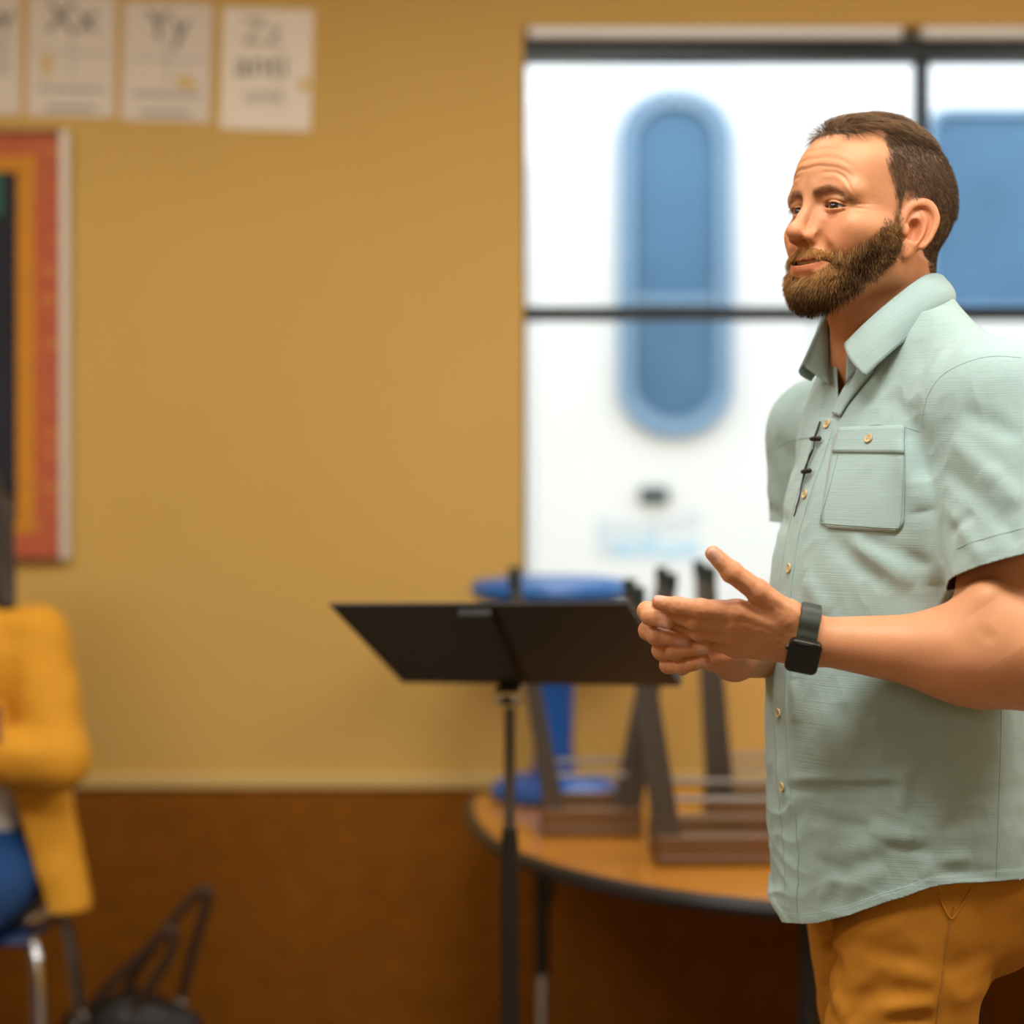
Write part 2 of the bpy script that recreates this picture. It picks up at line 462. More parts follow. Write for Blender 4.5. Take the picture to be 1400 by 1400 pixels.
def torso_sdf(p, infl=0.0):
    t = tor(p); z = np.clip(t[:,2], .6, 1.66)
    ff, fb, b, n = [np.interp(z, _z, tb) for tb in _tab]
    la = np.abs(t[:,1])*(1+(.24-.04*sstep(1.34,1.46,z))*sstep(0,.12,-t[:,1]))
    c = (ff+fb)/2; a = (ff-fb)/2+infl; b = b+infl
    rho = ((np.abs(t[:,0]-c)/a)**n+(la/b)**n+1e-12)**(1/n)
    sl = np.gradient(_tab[2], _z); s = np.interp(z, _z, sl)
    return np.maximum((rho-1)*np.minimum(a,b)/np.sqrt(1+np.minimum(s*s,9)*.6), t[:,2]-1.63)
# joints
S_L = wor(-.015, .178, 1.452); E_L = V3(.612, 2.092, 1.172); W_L = P(1108, 876, 2.12)
S_R = wor(-.020, -.186, 1.425); E_R = V3(.425, 2.530, 1.165); W_R = P(1006, 897, 2.26)
def arm_L(p):
    d = cone(p, S_L, S_L+(E_L-S_L)*.55, .062, .058)
    d = smin(d, cone(p, S_L+(E_L-S_L)*.45, E_L, .058, .050), .03)
    d = smin(d, cone(p, E_L, E_L+(W_L-E_L)*.38+V3(0,0,.004), .050, .0495), .03)
    d = smin(d, cone(p, E_L+(W_L-E_L)*.34+V3(0,0,.002), W_L+(W_L-E_L)*.0, .0495, .0250), .04)
    d = smin(d, cone(p, P(1350,822,2.080), P(1390,880,2.075), .020, .034), .04)      # forearm muscle by the elbow bend
    d = smin(d, ell(p, P(1408,925,2.085), (.030,.03,.022)), .03)
    d = smin(d, cone(p, P(1362,740,2.150), P(1356,838,2.125), .040, .042), .02)
    d = smax(d, -cone(p, P(1300,826,2.045), P(1352,868,2.035), .0035, .003), .012)
    fr = ((p-E_L)@(W_L-E_L))/((W_L-E_L)@(W_L-E_L))
    d = d+.0012*noise(p*V3(22,22,50),3)*np.clip(fr,0,1)
    return d
def arm_R(p):
    d = cone(p, S_R, S_R+(E_R-S_R)*.5, .054, .052)
    d = smin(d, cone(p, S_R+(E_R-S_R)*.45, E_R, .056, .048), .03)
    d = smin(d, cone(p, E_R, E_R+(W_R-E_R)*.35, .048, .046), .03)
    d = smin(d, cone(p, E_R+(W_R-E_R)*.3, W_R, .046, .026), .04)
    return d
# ---- hands: joints taken from where the fingers sit, depth in metres from the camera
L_F = {'thumb': ([P(1078,842,2.108), P(1036,808,2.098), P(1000,782,2.092), P(975,757,2.090)], [.0150,.0128,.0116,.0088]),
       'index': ([P(1008,836,2.106), P(958,832,2.104), P(926,828,2.112), P(901,824,2.120)], [.0124,.0106,.0094,.0080]),
       'middle':([P(1004,852,2.112), P(950,849,2.116), P(921,840,2.128), P(899,832,2.140)], [.0124,.0106,.0092,.0078]),
       'ring':  ([P(1003,868,2.120), P(955,864,2.126), P(932,856,2.140), P(914,849,2.152)], [.0118,.0098,.0086,.0074]),
       'little':([P(1006,884,2.130), P(968,879,2.138), P(950,872,2.150), P(936,864,2.160)], [.0108,.0086,.0076,.0068])}
R_F = {'index': ([P(940,846,2.205), P(885,836,2.172), P(889,842,2.142), P(913,850,2.124)], [.0120,.0108,.0100,.0082]),
       'middle':([P(946,864,2.214), P(887,862,2.180), P(897,869,2.148), P(935,873,2.134)], [.0122,.0110,.0102,.0084]),
       'ring':  ([P(956,883,2.216), P(905,889,2.182), P(922,889,2.148), P(964,884,2.130)], [.0118,.0108,.0102,.0084]),
       'little':([P(966,898,2.216), P(914,909,2.184), P(932,911,2.152), P(963,904,2.136)], [.0108,.0096,.0090,.0076]),
       'thumb': ([P(990,886,2.225), P(962,860,2.192), P(940,845,2.176), P(922,838,2.166)], [.0145,.0120,.0105,.0085])}
def nail_frames():
    out = []
    for F, nm, nrm in ((L_F,'thumb',V3(-.45,-.80,.40)), (R_F,'middle',V3(.30,-.75,-.58)), (R_F,'ring',V3(.35,-.78,-.50)),
                       (R_F,'little',V3(.40,-.80,-.45)), (R_F,'index',V3(.30,-.8,-.50)), (L_F,'index',V3(0,-.4,.9))):
        a, b = F[nm][0][2], F[nm][0][3]; t = (b-a)/np.linalg.norm(b-a); r = F[nm][1][3]
        n = nrm-t*(nrm@t); n /= np.linalg.norm(n); w = np.cross(t,n)
        c = b-t*r*.15+n*r*.80
        out.append((c, np.stack([t,w,n],1), r))
    return out
NAILS = nail_frames()
def fingers(p, Fd, k):
    d = None
    for nm,(pts,rs) in Fd.items():
        e = chain(p, pts, rs, .003)
        for j in (1,2): e = smin(e, ln(p-pts[j])-rs[j]*1.035, .003)          # knuckles
        d = e if d is None else smin(d, e, .0022)
    return d
def hand_L(p):
    w = W_L; F = L_F; d = None
    for nm, r0, r1 in (('index',.017,.0128),('middle',.018,.0130),('ring',.0175,.0125),('little',.0165,.0120)):
        m = F[nm][0][0]; st = w+(m-w)*.08+V3(0,0,{'index':.010,'middle':.004,'ring':-.003,'little':-.010}[nm])
        e = cone(p, st, m, r0, r1); d = e if d is None else smin(d, e, .012)
    d = smin(d, cone(p, w+V3(-.010,0,.004), F['thumb'][0][0], .0160, .0155), .014)
    d = smin(d, cone(p, F['thumb'][0][0], F['index'][0][0]+V3(.022,.008,-.004), .0120, .0095), .016)    # web
    fd = fingers(p, F, .002)
    d = smin(d, fd, .007)
    for nm in ('index','middle','ring'):                                           # tendons and knuckle heads
        m = F[nm][0][0]
        d = smin(d, cone(p, w+V3(-.012,-.016,.004), m+V3(.004,-.0095,0), .0022, .0034), .006)
        d = smin(d, ell(p, m+V3(0,-.0075,.001), (.0085,.006,.0075)), .005)
    d = smin(d, cone(p, F['thumb'][0][0]+V3(.01,-.011,.002), F['thumb'][0][1]+V3(0,-.008,.003), .0022, .003), .006)
    d = d+.0002*noise(p*260,5)+.0002*noise(p*V3(420,240,240),8)
    for nm in ('index','middle','thumb'):                                         # skin folds over the joints
        pts = F[nm][0]
        for j in (1,2):
            t = pts[j+1]-pts[j-1]; t /= np.linalg.norm(t); q = (p-pts[j])
            s = q@t; m = np.exp(-(ln(q)/.012)**2)
            d = d+.0003*m*np.cos(s*2*math.pi/.0036)
    return d
def hand_R(p):
    w = W_R; F = R_F; d = None
    for nm, r0, r1 in (('index',.018,.0135),('middle',.019,.0138),('ring',.0185,.0132),('little',.0175,.0128)):
        m = F[nm][0][0]; st = w+(m-w)*.1+V3(0,0,{'index':.010,'middle':.004,'ring':-.003,'little':-.008}[nm])
        e = cone(p, st, m, r0, r1); d = e if d is None else smin(d, e, .012)
    d = smin(d, cone(p, w, F['thumb'][0][0], .017, .0155), .014)
    d = smin(d, ell(p, P(985,893,2.225), (.030,.020,.019)), .012)
    d = smin(d, fingers(p, F, .002), .006)
    d = d+.0003*noise(p*260,6)
    for nm in ('index','middle','ring','little'):
        pts = F[nm][0]
        for j in (1,2):
            t = pts[j+1]-pts[j]; t /= np.linalg.norm(t); q = p-pts[j]
            d = d+.0004*np.exp(-(ln(q)/.011)**2)*np.cos((q@t)*2*math.pi/.0036)
    return d
def nails(p, d):
    for c, A, r in NAILS:
        q = p-c; near = ln(q) < .03
        if near.any():
            e = q[near]@A; dd = d[near]
            e = e.copy(); e[:,2] += .35*e[:,1]**2/r
            n = ell(e, (0,0,0), (r*.95, r*.80, r*.24))
            g = np.abs(n)-.0004; g = np.maximum(g, -.0016-e[:,2])
            dd = smin(dd, n, .0010)
            d = d.copy(); d[near] = dd
    return d
NK_A, NK_B = from_head((-.008,0,-.040)), P(1214, 482, 2.335)
def head_neck(p):
    q = to_head(p); d = head_sdf(q)*H_S
    nk = cone(p, NK_A, NK_B, .0520, .0570)
    nk = smin(nk, cone(p, from_head((.030,0,-.070)), NK_B+T_F*.040+V3(0,0,.01), .030, .026), .03)
    nk = smin(nk, cone(p, from_head((-.026,.044,-.034)), NK_B+T_F*.050+T_L*.022+V3(0,0,-.012), .014, .011), .022)
    nk = smin(nk, cone(p, from_head((-.026,-.044,-.034)), NK_B+T_F*.050-T_L*.022+V3(0,0,-.012), .014, .011), .022)
    nk = smin(nk, cone(p, from_head((-.062,0,-.022)), NK_B-T_F*.022, .034, .036), .02)
    nk = nk+.0006*np.cos((p[:,2]-.3*p[:,0])*2*math.pi/.021)*np.exp(-((p[:,2]-1.555)/.03)**2)*(p[:,0]>.40)
    return smin(d, nk, .014)
def cull(fn, c, r):
    def g(p):
        db = ln(p-c)-r; m = db < .06; out = np.maximum(db, .06)
        if m.any(): out[m] = fn(p[m])
        return out
    return g
_gh = cull(head_neck, (H_O+NK_B)/2, .26)
_gt = lambda p: np.maximum(torso_sdf(p, -.018), .985-p[:,2])
_gal = cull(arm_L, (S_L+E_L+W_L)/3, .33); _gar = cull(arm_R, (S_R+E_R+W_R)/3, .33)
_ghl = cull(hand_L, P(1010,845,2.11), .14); _ghr = cull(hand_R, P(945,870,2.18), .13)
def body_sdf(p):
    d = smin(_gh(p), _gt(p), .03)
    L = smin(_gal(p), _ghl(p), .018); R = smin(_gar(p), _ghr(p), .018)
    d = smin(d, L, .02) if True else d
    d = np.minimum(smin(d, _gar(p), .02), R)
    return nails(p, d)

# ---- where hair grows (head coordinates)
def sstep(a, b, x): t = np.clip((x-a)/(b-a),0,1); return t*t*(3-2*t)
def hair_mask(q):
    x, y, z = q[:,0]-.0115, np.abs(q[:,1]), q[:,2]
    xt = np.interp(y, [0,.02,.034,.044,.052], [.072,.070,.061,.030,.018])
    xs = np.interp(z, [-.03,.0,.034,.064,.090,.11], [.012,.014,.018,.031,.030,.022])
    w = sstep(.088,.100,z); xf = xs*(1-w)+np.maximum(xs,xt)*w
    zl = np.interp(x, [-.10,-.075,-.060,-.045,-.036,-.030,.006,.010,.03], [-.056,-.060,-.058,-.046,-.018,.028,.030,-.012,-.012])
    n = .003*noise(q*160, 11)
    return sstep(-.003,.008,xf-x+n)*sstep(-.004,.012,z-zl+n)
def beard_mask(q):
    x, y, z = q[:,0], np.abs(q[:,1]), q[:,2]; x = x-.0105*sstep(.095,.06,x)
    zu = np.interp(x, [.004,.014,.024,.033,.041,.055,.067,.080,.086,.12], [.012,.010,.006,-.003,-.014,-.028,-.037,-.036,-.034,-.033])
    zl = np.interp(x, [-.004,.003,.022,.045,.07,.10], [-.016,-.030,-.056,-.078,-.106,-.13])
    n = .0025*noise(q*170, 12)
    m = sstep(-.004,.020,zu-z+n*1.6)*sstep(-.004,.008,z-zl+n)*sstep(.001,.012,x+n)
    zm = z-.0005-4.6*y*y
    le_ = (y/.0315)**2+((zm+.0560)/.0128)**2
    lip = sstep(1.12,.92,le_)*sstep(.070,.076,x)
    fold = sstep(.020,.026,y)*sstep(-.040,-.034,z)*(x>.075)
    gap = sstep(.012,.006,np.abs(y))*sstep(-.040,-.036,z)*0
    m = m*(1-lip)*(1-fold)*(1-gap)
    # bare strip between mouth corner and cheek stays bearded
    return m
# ---- materials of the speaker
def skin_mat(name, base, hair):
    m, nt, b = new_mat(name)
    at = N(nt,'ShaderNodeAttribute', attribute_name='red'); ah = N(nt,'ShaderNodeAttribute', attribute_name='hair')
    an = N(nt,'ShaderNodeAttribute', attribute_name='nail')
    tc = N(nt,'ShaderNodeTexCoord')
    nz = N(nt,'ShaderNodeTexNoise', Scale=38.0, Detail=5.0, Roughness=.65); nt.links.new(tc.outputs['Object'], nz.inputs['Vector'])
    m1 = N(nt,'ShaderNodeMix', data_type='RGBA'); m1.inputs[6].default_value = rgba([c*.90 for c in base]); m1.inputs[7].default_value = rgba([base[0]*1.08,base[1]*1.12,base[2]*1.14])
    nt.links.new(nz.outputs['Fac'], m1.inputs[0])
    m2 = N(nt,'ShaderNodeMix', data_type='RGBA'); m2.inputs[7].default_value = rgba((base[0]*.92, base[1]*.50, base[2]*.50))
    nt.links.new(at.outputs['Fac'], m2.inputs[0]); nt.links.new(m1.outputs[2], m2.inputs[6])
    m3 = N(nt,'ShaderNodeMix', data_type='RGBA'); m3.inputs[7].default_value = rgba(hair)
    nt.links.new(ah.outputs['Fac'], m3.inputs[0]); nt.links.new(m2.outputs[2], m3.inputs[6])
    m4 = N(nt,'ShaderNodeMix', data_type='RGBA'); m4.inputs[7].default_value = rgba((.62,.40,.33))
    nt.links.new(an.outputs['Fac'], m4.inputs[0]); nt.links.new(m3.outputs[2], m4.inputs[6])
    nt.links.new(m4.outputs[2], b.inputs['Base Color'])
    b.inputs['Roughness'].default_value = .47; b.inputs['Specular IOR Level'].default_value = .33
    b.inputs['Subsurface Weight'].default_value = .18; b.inputs['Subsurface Radius'].default_value = (1.0,.35,.18); b.inputs['Subsurface Scale'].default_value = .008
    n2 = N(nt,'ShaderNodeTexNoise', Scale=520.0, Detail=3.0); nt.links.new(tc.outputs['Object'], n2.inputs['Vector'])
    bp = N(nt,'ShaderNodeBump', Strength=.22, Distance=.0012); nt.links.new(n2.outputs['Fac'], bp.inputs['Height']); nt.links.new(bp.outputs[0], b.inputs['Normal'])
    return m
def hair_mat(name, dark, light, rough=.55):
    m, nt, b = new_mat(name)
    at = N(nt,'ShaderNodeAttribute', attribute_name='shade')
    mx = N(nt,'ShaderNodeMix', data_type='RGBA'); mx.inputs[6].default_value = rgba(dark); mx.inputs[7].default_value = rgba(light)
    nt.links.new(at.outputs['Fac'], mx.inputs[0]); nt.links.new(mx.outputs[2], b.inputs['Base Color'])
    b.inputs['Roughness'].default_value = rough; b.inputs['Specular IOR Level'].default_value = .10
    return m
M_SKIN = skin_mat('skin', (.61,.275,.132), (.085,.050,.030))
M_HAIR = hair_mat('brown_hair', (.062,.038,.023), (.44,.285,.17))
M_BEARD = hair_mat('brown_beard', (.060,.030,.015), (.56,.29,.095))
M_BROW = hair_mat('eyebrow_hair', (.15,.085,.05), (.28,.16,.09))

bv, bf = sdf_mesh(body_sdf, V3(.10,1.95,.86), V3(.76,2.66,1.86), .0015)
bv, bf = keep_largest(bv, bf)
bme = np_mesh('person', bv-MAN, bf)
person = link('person', bme, M_SKIN); person.location = MAN
tag(person, 'standing bearded man in a pale aqua short sleeve shirt with his hands together', 'person')
def man_part(name, me, mat, parent=None):
    o = link(name, me, mat, parent or person)
    if parent is None: o.location = -MAN
    return o
def world_part(o):
    o.parent = person; o.location = -MAN; return o
# vertex tints: natural redness, stubble, nails
qh = to_head(bv); inh = ln(qh) < .17
red = np.zeros(len(bv)); hm = np.zeros(len(bv))
q = qh[inh]; mq = q.copy(); mq[:,1] = np.abs(mq[:,1]); x, y, z = mq.T
g = lambda c, r: np.exp(-(ln((mq-np.array(c))/np.array(r)))**2)
zm = z-.0005-4.6*y*y
lips = sstep(1.1,.85,(y/.0315)**2+((zm+.0545)/.0098)**2)*sstep(.078,.084,x)
rr = .30*g((.075,.040,-.020),(.03,.02,.02))+.35*g((.112,0,-.024),(.016,.018,.014))+.40*g((-.005,.078,0),(.03,.016,.04))+.55*lips+.15*g((.08,.03,.0),(.02,.02,.008))
zmi = (np.abs(zm+.0523)<.004)&(x<.094)&(x>.06)&(y<.03)
red[inh] = np.clip(rr,0,1)
hm[inh] = np.clip(np.maximum(hair_mask(q)*(.80+.2*sstep(.05,.10,z)), beard_mask(q)*.70), 0, .95)*(g((.001,.080,0),(.022,.010,.028))<.5)
brow_d = np.abs(z-(.0262+.0050*np.exp(-((y-.028)/.011)**2)-.62*np.clip(y-.037,0,1)))
browm = sstep(.0068,.0015,brow_d)*sstep(.007,.012,y)*sstep(.056,.048,y)*(x>.05)
hm[inh] = np.maximum(hm[inh], .42*browm)
for Fd in (L_F, R_F):                                       # redder knuckles and finger tips
    for nm,(pts,rs) in Fd.items():
        for j in (0,1,3): red = np.maximum(red, .28*np.exp(-(ln(bv-pts[j])/.011)**2))
nl = np.zeros(len(bv))
for c, A, r in NAILS:
    e = (bv-c)@A; nl = np.maximum(nl, ((e[:,0]/(r*.98))**2+(e[:,1]/(r*.82))**2 < 1)*(np.abs(e[:,2]) < r*.45)*.55)
set_attr(bme,'red',red); set_attr(bme,'hair',hm); set_attr(bme,'nail',nl)

# ---- eyes, teeth
def eye_mat():
    m, nt, b = new_mat('eye_ball'); tc = N(nt,'ShaderNodeAttribute', attribute_name='iris')
    cr = N(nt,'ShaderNodeValToRGB'); cr.color_ramp.interpolation = 'LINEAR'
    el = cr.color_ramp.elements; el[0].position = 0; el[0].color = (.004,.004,.004,1)
    el[1].position = 1; el[1].color = (.34,.29,.26,1)
    for pos, c in ((.42,(.003,.003,.003,1)),(.48,(.028,.032,.034,1)),(.85,(.020,.024,.028,1)),(.98,(.012,.012,.014,1))):
        e = el.new(pos); e.color = c
    mp = N(nt,'ShaderNodeMath', operation='MULTIPLY'); mp.inputs[1].default_value = .98
    nt.links.new(tc.outputs['Fac'], mp.inputs[0]); nt.links.new(mp.outputs[0], cr.inputs[0]); nt.links.new(cr.outputs[0], b.inputs['Base Color'])
    b.inputs['Roughness'].default_value = .06; b.inputs['Coat Weight'].default_value = .5
    return m
M_EYE = eye_mat()
for s in (1,-1):
    mb = MB(); c = from_head(EYE*V3(1,s,1)); mb.sphere((0,0,0), EYE_R*H_S, 48, 32)
    v = np.array(mb.v); gz = H_R@V3(math.cos(math.radians(13)), math.sin(math.radians(13)), -.05); gz /= np.linalg.norm(gz)
    ang = np.arccos(np.clip(v@gz/(EYE_R*H_S),-1,1))
    v += gz*(np.exp(-(ang/.42)**2)*.0007)[:,None]
    me = bpy.data.meshes.new('eye'); me.from_pydata([tuple(t) for t in v+c], [], mb.f); me.update()
    set_attr(me,'iris', np.clip(ang/.47,0,1.02)); man_part('eye', me, M_EYE)
mb = MB()
for i in range(-3,4):
    yy = i*.0062; pt = V3(.0865-6.5*yy*yy, yy, -.0478+3.6*yy*yy)
    mb.sphere(from_head(pt), np.array([.0035,.0038,.0052])*H_S, 12, 8, H_R)
world_part(mb.build('teeth', simple('tooth_enamel', (.70,.64,.54), .25), None, True))

# ---- hair
tri = np.concatenate([bf[:,[0,1,2]], bf[:,[0,2,3]]]); tq = qh[tri].mean(1)
sel = (ln(tq) < .17)&(tq[:,2] > -.135); tri = tri[sel]; tq = tq[sel]
A, Bv, Cv = bv[tri[:,0]], bv[tri[:,1]], bv[tri[:,2]]
nrm = np.cross(Bv-A, Cv-A); ar = ln(nrm)/2; nrm /= ln(nrm)[:,None]+1e-12
nl_ = nrm@H_R                                                # normals in head coordinates
earz = np.exp(-(ln((np.stack([tq[:,0],np.abs(tq[:,1]),tq[:,2]],1)-V3(.001,.080,-.004))/V3(.024,.011,.034)))**2) < .45
def scatter(w, n):
    c = np.cumsum(w*ar); i = np.searchsorted(c, RNG.random(n)*c[-1]); i = np.minimum(i, len(c)-1)
    u = RNG.random(n); v = RNG.random(n); f = u+v > 1; u[f] = 1-u[f]; v[f] = 1-v[f]
    p = A[i]+u[:,None]*(Bv[i]-A[i])+v[:,None]*(Cv[i]-A[i])
    return to_head(p), nl_[i]
def unit(a): return a/(ln(a)[:,None]+1e-9)
def grow(name, q, n, dirv, L, curve, r0, r1, shade, mat, seg=4, lift=.0):
    """hairs from q along dirv; curve bends them towards a second direction"""
    L = L[:,None]
    def at(t):
        return from_head(q+dirv*L*t+curve*L*t*t+n*lift*t*(1-t))
    me = strands_mesh(name, q, at, r0, r1, seg)
    set_attr(me, 'shade', np.repeat(shade, 3*seg))
    return man_part(name, me, mat)
hmk = hair_mask(tq)*earz
q, n = scatter(hmk**1.4, 19000)
top = sstep(.098,.118,q[:,2]+.10*np.clip(q[:,0],-.1,.05)+.012*noise(q*60,21)*.3)
front = sstep(.050,.082,q[:,0])*top
jit = RNG.normal(0,1,(len(q),3))
cl = np.stack([noise(q*70+3,31), noise(q*70+9,32), noise(q*70+5,33)],1)     # clumping
side_dir = unit(n*.55+V3(-.30,0,-.85)+jit*.20)
top_dir = unit(n*(.55+.45*sstep(-.02,.05,q[:,0]))[:,None]+V3(-.45,.48,.0)+cl*.30+jit*.10)
far_ = sstep(.005,-.025,q[:,1])[:,None]
fr_dir = unit(n*1.05+V3(.10,.30,.10)*(1-far_)+V3(.50,.0,.05)*far_+cl*.28+jit*.09)
D = unit(side_dir*(1-top)[:,None]+top_dir*(top*(1-front))[:,None]+fr_dir*front[:,None])
Lh = (.0055+.002*RNG.random(len(q)))*(1-top)+(.018+.006*RNG.random(len(q))+.007*sstep(-.02,.05,q[:,0])+.006*front)*top*sstep(-.085,-.03,q[:,0])
Lh *= np.where(q[:,2] < .03, .5, 1.0)
cv = (V3(-.20,.35,-.70)*(top*(1-front))[:,None]+(-n*.35-V3(0,0,.3))*(top*sstep(.02,-.05,q[:,0]))[:,None]+(V3(-.35,.80,-.22)*(1-far_)+V3(.45,.0,-.45)*far_)*front[:,None]+V3(0,0,-.2)*(1-top)[:,None])
sh = np.clip(.20+.38*top+.16*RNG.normal(0,1,len(q))+.32*noise(q*V3(60,130,60),41)*top+.10*front,0,1)
grow('hair', q, n, D, Lh, cv, .00030, .00012, sh, M_HAIR, 5)
# beard
bmk = beard_mask(tq)*earz
_zt = tq[:,2]-.0005-4.6*tq[:,1]**2
bmk = bmk*(1+1.6*(tq[:,0] > .078)*(_zt > -.050)*(np.abs(tq[:,1]) < .034))
q, n = scatter(bmk**1.2, 16500); x, y, z = q[:,0], np.abs(q[:,1]), q[:,2]
jit = RNG.normal(0,1,(len(q),3)); cl = np.stack([noise(q*90+3,51), noise(q*90+9,52), noise(q*90+5,53)],1)
zm = z-.0005-4.6*y*y
mus = sstep(.076,.084,x)*sstep(-.052,-.046,zm)*(y < .034)
sg = np.sign(q[:,1])
chin = sstep(-.066,-.088,z)*sstep(.02,.06,x)
d1 = unit(n*.62+np.stack([.02+0*x, .0*sg, -.75+0*x],1)+cl*.32+jit*.16)
dm = unit(n*.45+np.stack([-.10+0*x, .55*sg*sstep(0,.012,y), -.62+0*x],1)+cl*.22+jit*.16)
D = unit(d1*(1-mus)[:,None]+dm*mus[:,None])
Lb = (.0065+.0045*sstep(-.015,-.070,z)+.001*chin)*(.75+.5*RNG.random(len(q)))
Lb = Lb*(1-mus)+.0070*(.7+.5*RNG.random(len(q)))*mus
Lb *= (.45+.55*sstep(.012,.034,x))*(1-.45*sstep(-.030,-.002,z)*(1-mus))
cv = np.stack([.05+0*x, 0*x, -.30+0*x],1)
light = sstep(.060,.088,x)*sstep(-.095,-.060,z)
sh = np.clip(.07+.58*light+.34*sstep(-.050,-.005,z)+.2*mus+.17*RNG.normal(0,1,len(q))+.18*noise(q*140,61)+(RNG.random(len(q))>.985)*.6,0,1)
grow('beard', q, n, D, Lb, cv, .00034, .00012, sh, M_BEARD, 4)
# eyebrows
yq = np.abs(tq[:,1]); bd = np.abs(tq[:,2]-(.0262+.0050*np.exp(-((yq-.028)/.011)**2)-.62*np.clip(yq-.037,0,1)))
bw = sstep(.0055,.0020,bd)*sstep(.007,.012,yq)*sstep(.056,.050,yq)*(tq[:,0] > .05)
for s in (1,-1):
    q, n = scatter(bw*(tq[:,1]*s > 0), 95); sg = np.sign(q[:,1])
    D = unit(n*.25+np.stack([-.25+0*sg, sg*.85, .30*sstep(.04,.01,np.abs(q[:,1]))-.12],1)+RNG.normal(0,.14,(len(q),3)))
    grow('eyebrow', q, n, D, .0050+.003*RNG.random(len(q)), D*0, .00018, .00010, RNG.random(len(q)), M_BROW, 3)
# lashes
M_LASH = hair_mat('eyelash_hair', (.03,.018,.012), (.03,.018,.012))
for s in (1,-1):
    q = []; dl = []
    for t in np.linspace(-.9,.95,26):
        yy = t*.0135; zz = .0036*(1-(yy/.015)**2)-.06*yy; xx = math.sqrt(max(.0140**2-yy*yy-zz*zz,1e-6))
        q.append((EYE+V3(xx,yy+.001,zz))*V3(1,s,1)); dl.append(V3(.75,.35*s*(t+.2),-.15))
    q = np.array(q); dl = unit(np.array(dl)+RNG.normal(0,.1,(len(q),3)))
    grow('eyelash', q, dl, dl, np.full(len(q),.0032), np.array([[0,0,.30]])*np.ones((len(q),1)), .00026, .00010, np.zeros(len(q)), M_LASH, 4)
# ================================================================== the speaker: clothes
def crease(p, r, amp, w):
    """ridge (amp>0) or valley along the polyline r, fading to its ends"""
    n = len(r)-1; out = np.zeros(len(p)); m = ln(p-r[n//2]) < ln((r[-1]-r[0])[None])[0]*.7+4*w
    if not m.any(): return out
    q = p[m]; best = np.full(len(q), 9.); tt = np.zeros(len(q))
    for i in range(n):
        a, ba = r[i], r[i+1]-r[i]; t = np.clip(((q-a)@ba)/(ba@ba+1e-12),0,1); d = ln(q-a-t[:,None]*ba)
        k = d < best; best[k] = d[k]; tt[k] = ((i+t)/n)[k]
    out[m] = amp*np.exp(-(best/w)**2)*np.clip(1.15-np.abs(2*tt-1)**3,0,1); return out
SH_A = (E_L-S_L)/np.linalg.norm(E_L-S_L); SH_END = .182; SR_END = .100
SR_A = (E_R-S_R)/np.linalg.norm(E_R-S_R)
CR = []; CRP = []          # (a,b,amp,width)
def cr(x0,y0,d0,x1,y1,d1,amp,w): CRP.append((x0,y0,x1,y1,amp,w))
# armhole and chest drape
cr(1246,570,2.14,1262,660,2.12,-.0045,.014)
cr(1232,600,2.15,1262,700,2.14,.0055,.012); cr(1262,700,2.14,1280,800,2.14,.004,.014)
cr(1215,640,2.17,1225,760,2.17,-.003,.012)
cr(1160,740,2.19,1250,800,2.16,.0035,.012); cr(1130,735,2.20,1210,800,2.17,-.003,.012)
cr(1180,735,2.18,1275,775,2.15,-.003,.009)
cr(1100,790,2.2,1135,840,2.19,.003,.012); cr(1045,640,2.3,1060,760,2.25,.003,.012)
cr(1060,600,2.3,1090,640,2.25,-.003,.014); cr(1050,690,2.28,1078,720,2.22,-.0025,.010)
# sleeve folds
cr(1300,600,2.06,1365,660,2.06,.0035,.011); cr(1290,640,2.07,1380,720,2.06,-.0035,.011)
cr(1310,560,2.07,1400,600,2.07,-.003,.012); cr(1295,690,2.07,1345,770,2.06,.003,.010); cr(1345,640,2.05,1400,690,2.06,.003,.012)
cr(1300,730,2.07,1330,700,2.06,-.003,.008); cr(1360,700,2.05,1395,745,2.06,-.0025,.010)
# shoulder pulls
cr(1290,480,2.12,1250,560,2.14,.003,.012); cr(1210,540,2.19,1245,575,2.15,-.002,.01)
# belly: long horizontal fold and crinkles above the hem
cr(1078,1078,2.18,1225,1075,2.15,-.0055,.0075); cr(1085,1068,2.18,1230,1062,2.15,.0035,.007)
cr(1225,1068,2.15,1260,1040,2.14,.003,.008)
cr(1100,1115,2.18,1200,1135,2.16,-.0028,.009); cr(1190,1130,2.16,1250,1150,2.14,.0038,.010)
cr(1200,1150,2.16,1275,1165,2.14,-.0035,.008); cr(1150,1165,2.17,1225,1150,2.15,.0032,.010)
cr(1110,1175,2.18,1165,1195,2.17,-.003,.009); cr(1120,1230,2.18,1145,1195,2.17,.0030,.009)
cr(1150,1215,2.17,1215,1190,2.15,.0030,.011); cr(1270,1185,2.13,1370,1200,2.12,-.0035,.009)
cr(1255,1195,2.14,1330,1170,2.12,.0030,.010); cr(1230,1110,2.15,1240,1060,2.15,.003,.008); cr(1290,1130,2.13,1350,1110,2.12,-.0025,.012)
cr(1150,960,2.19,1160,1040,2.18,-.0020,.012); cr(1195,980,2.18,1210,1045,2.17,.0022,.010)
cr(1085,930,2.2,1088,990,2.2,.002,.010); cr(1270,960,2.15,1300,1060,2.13,.002,.015)
def ridge(x, s): return 1-np.abs(noise(x,s))*2.2
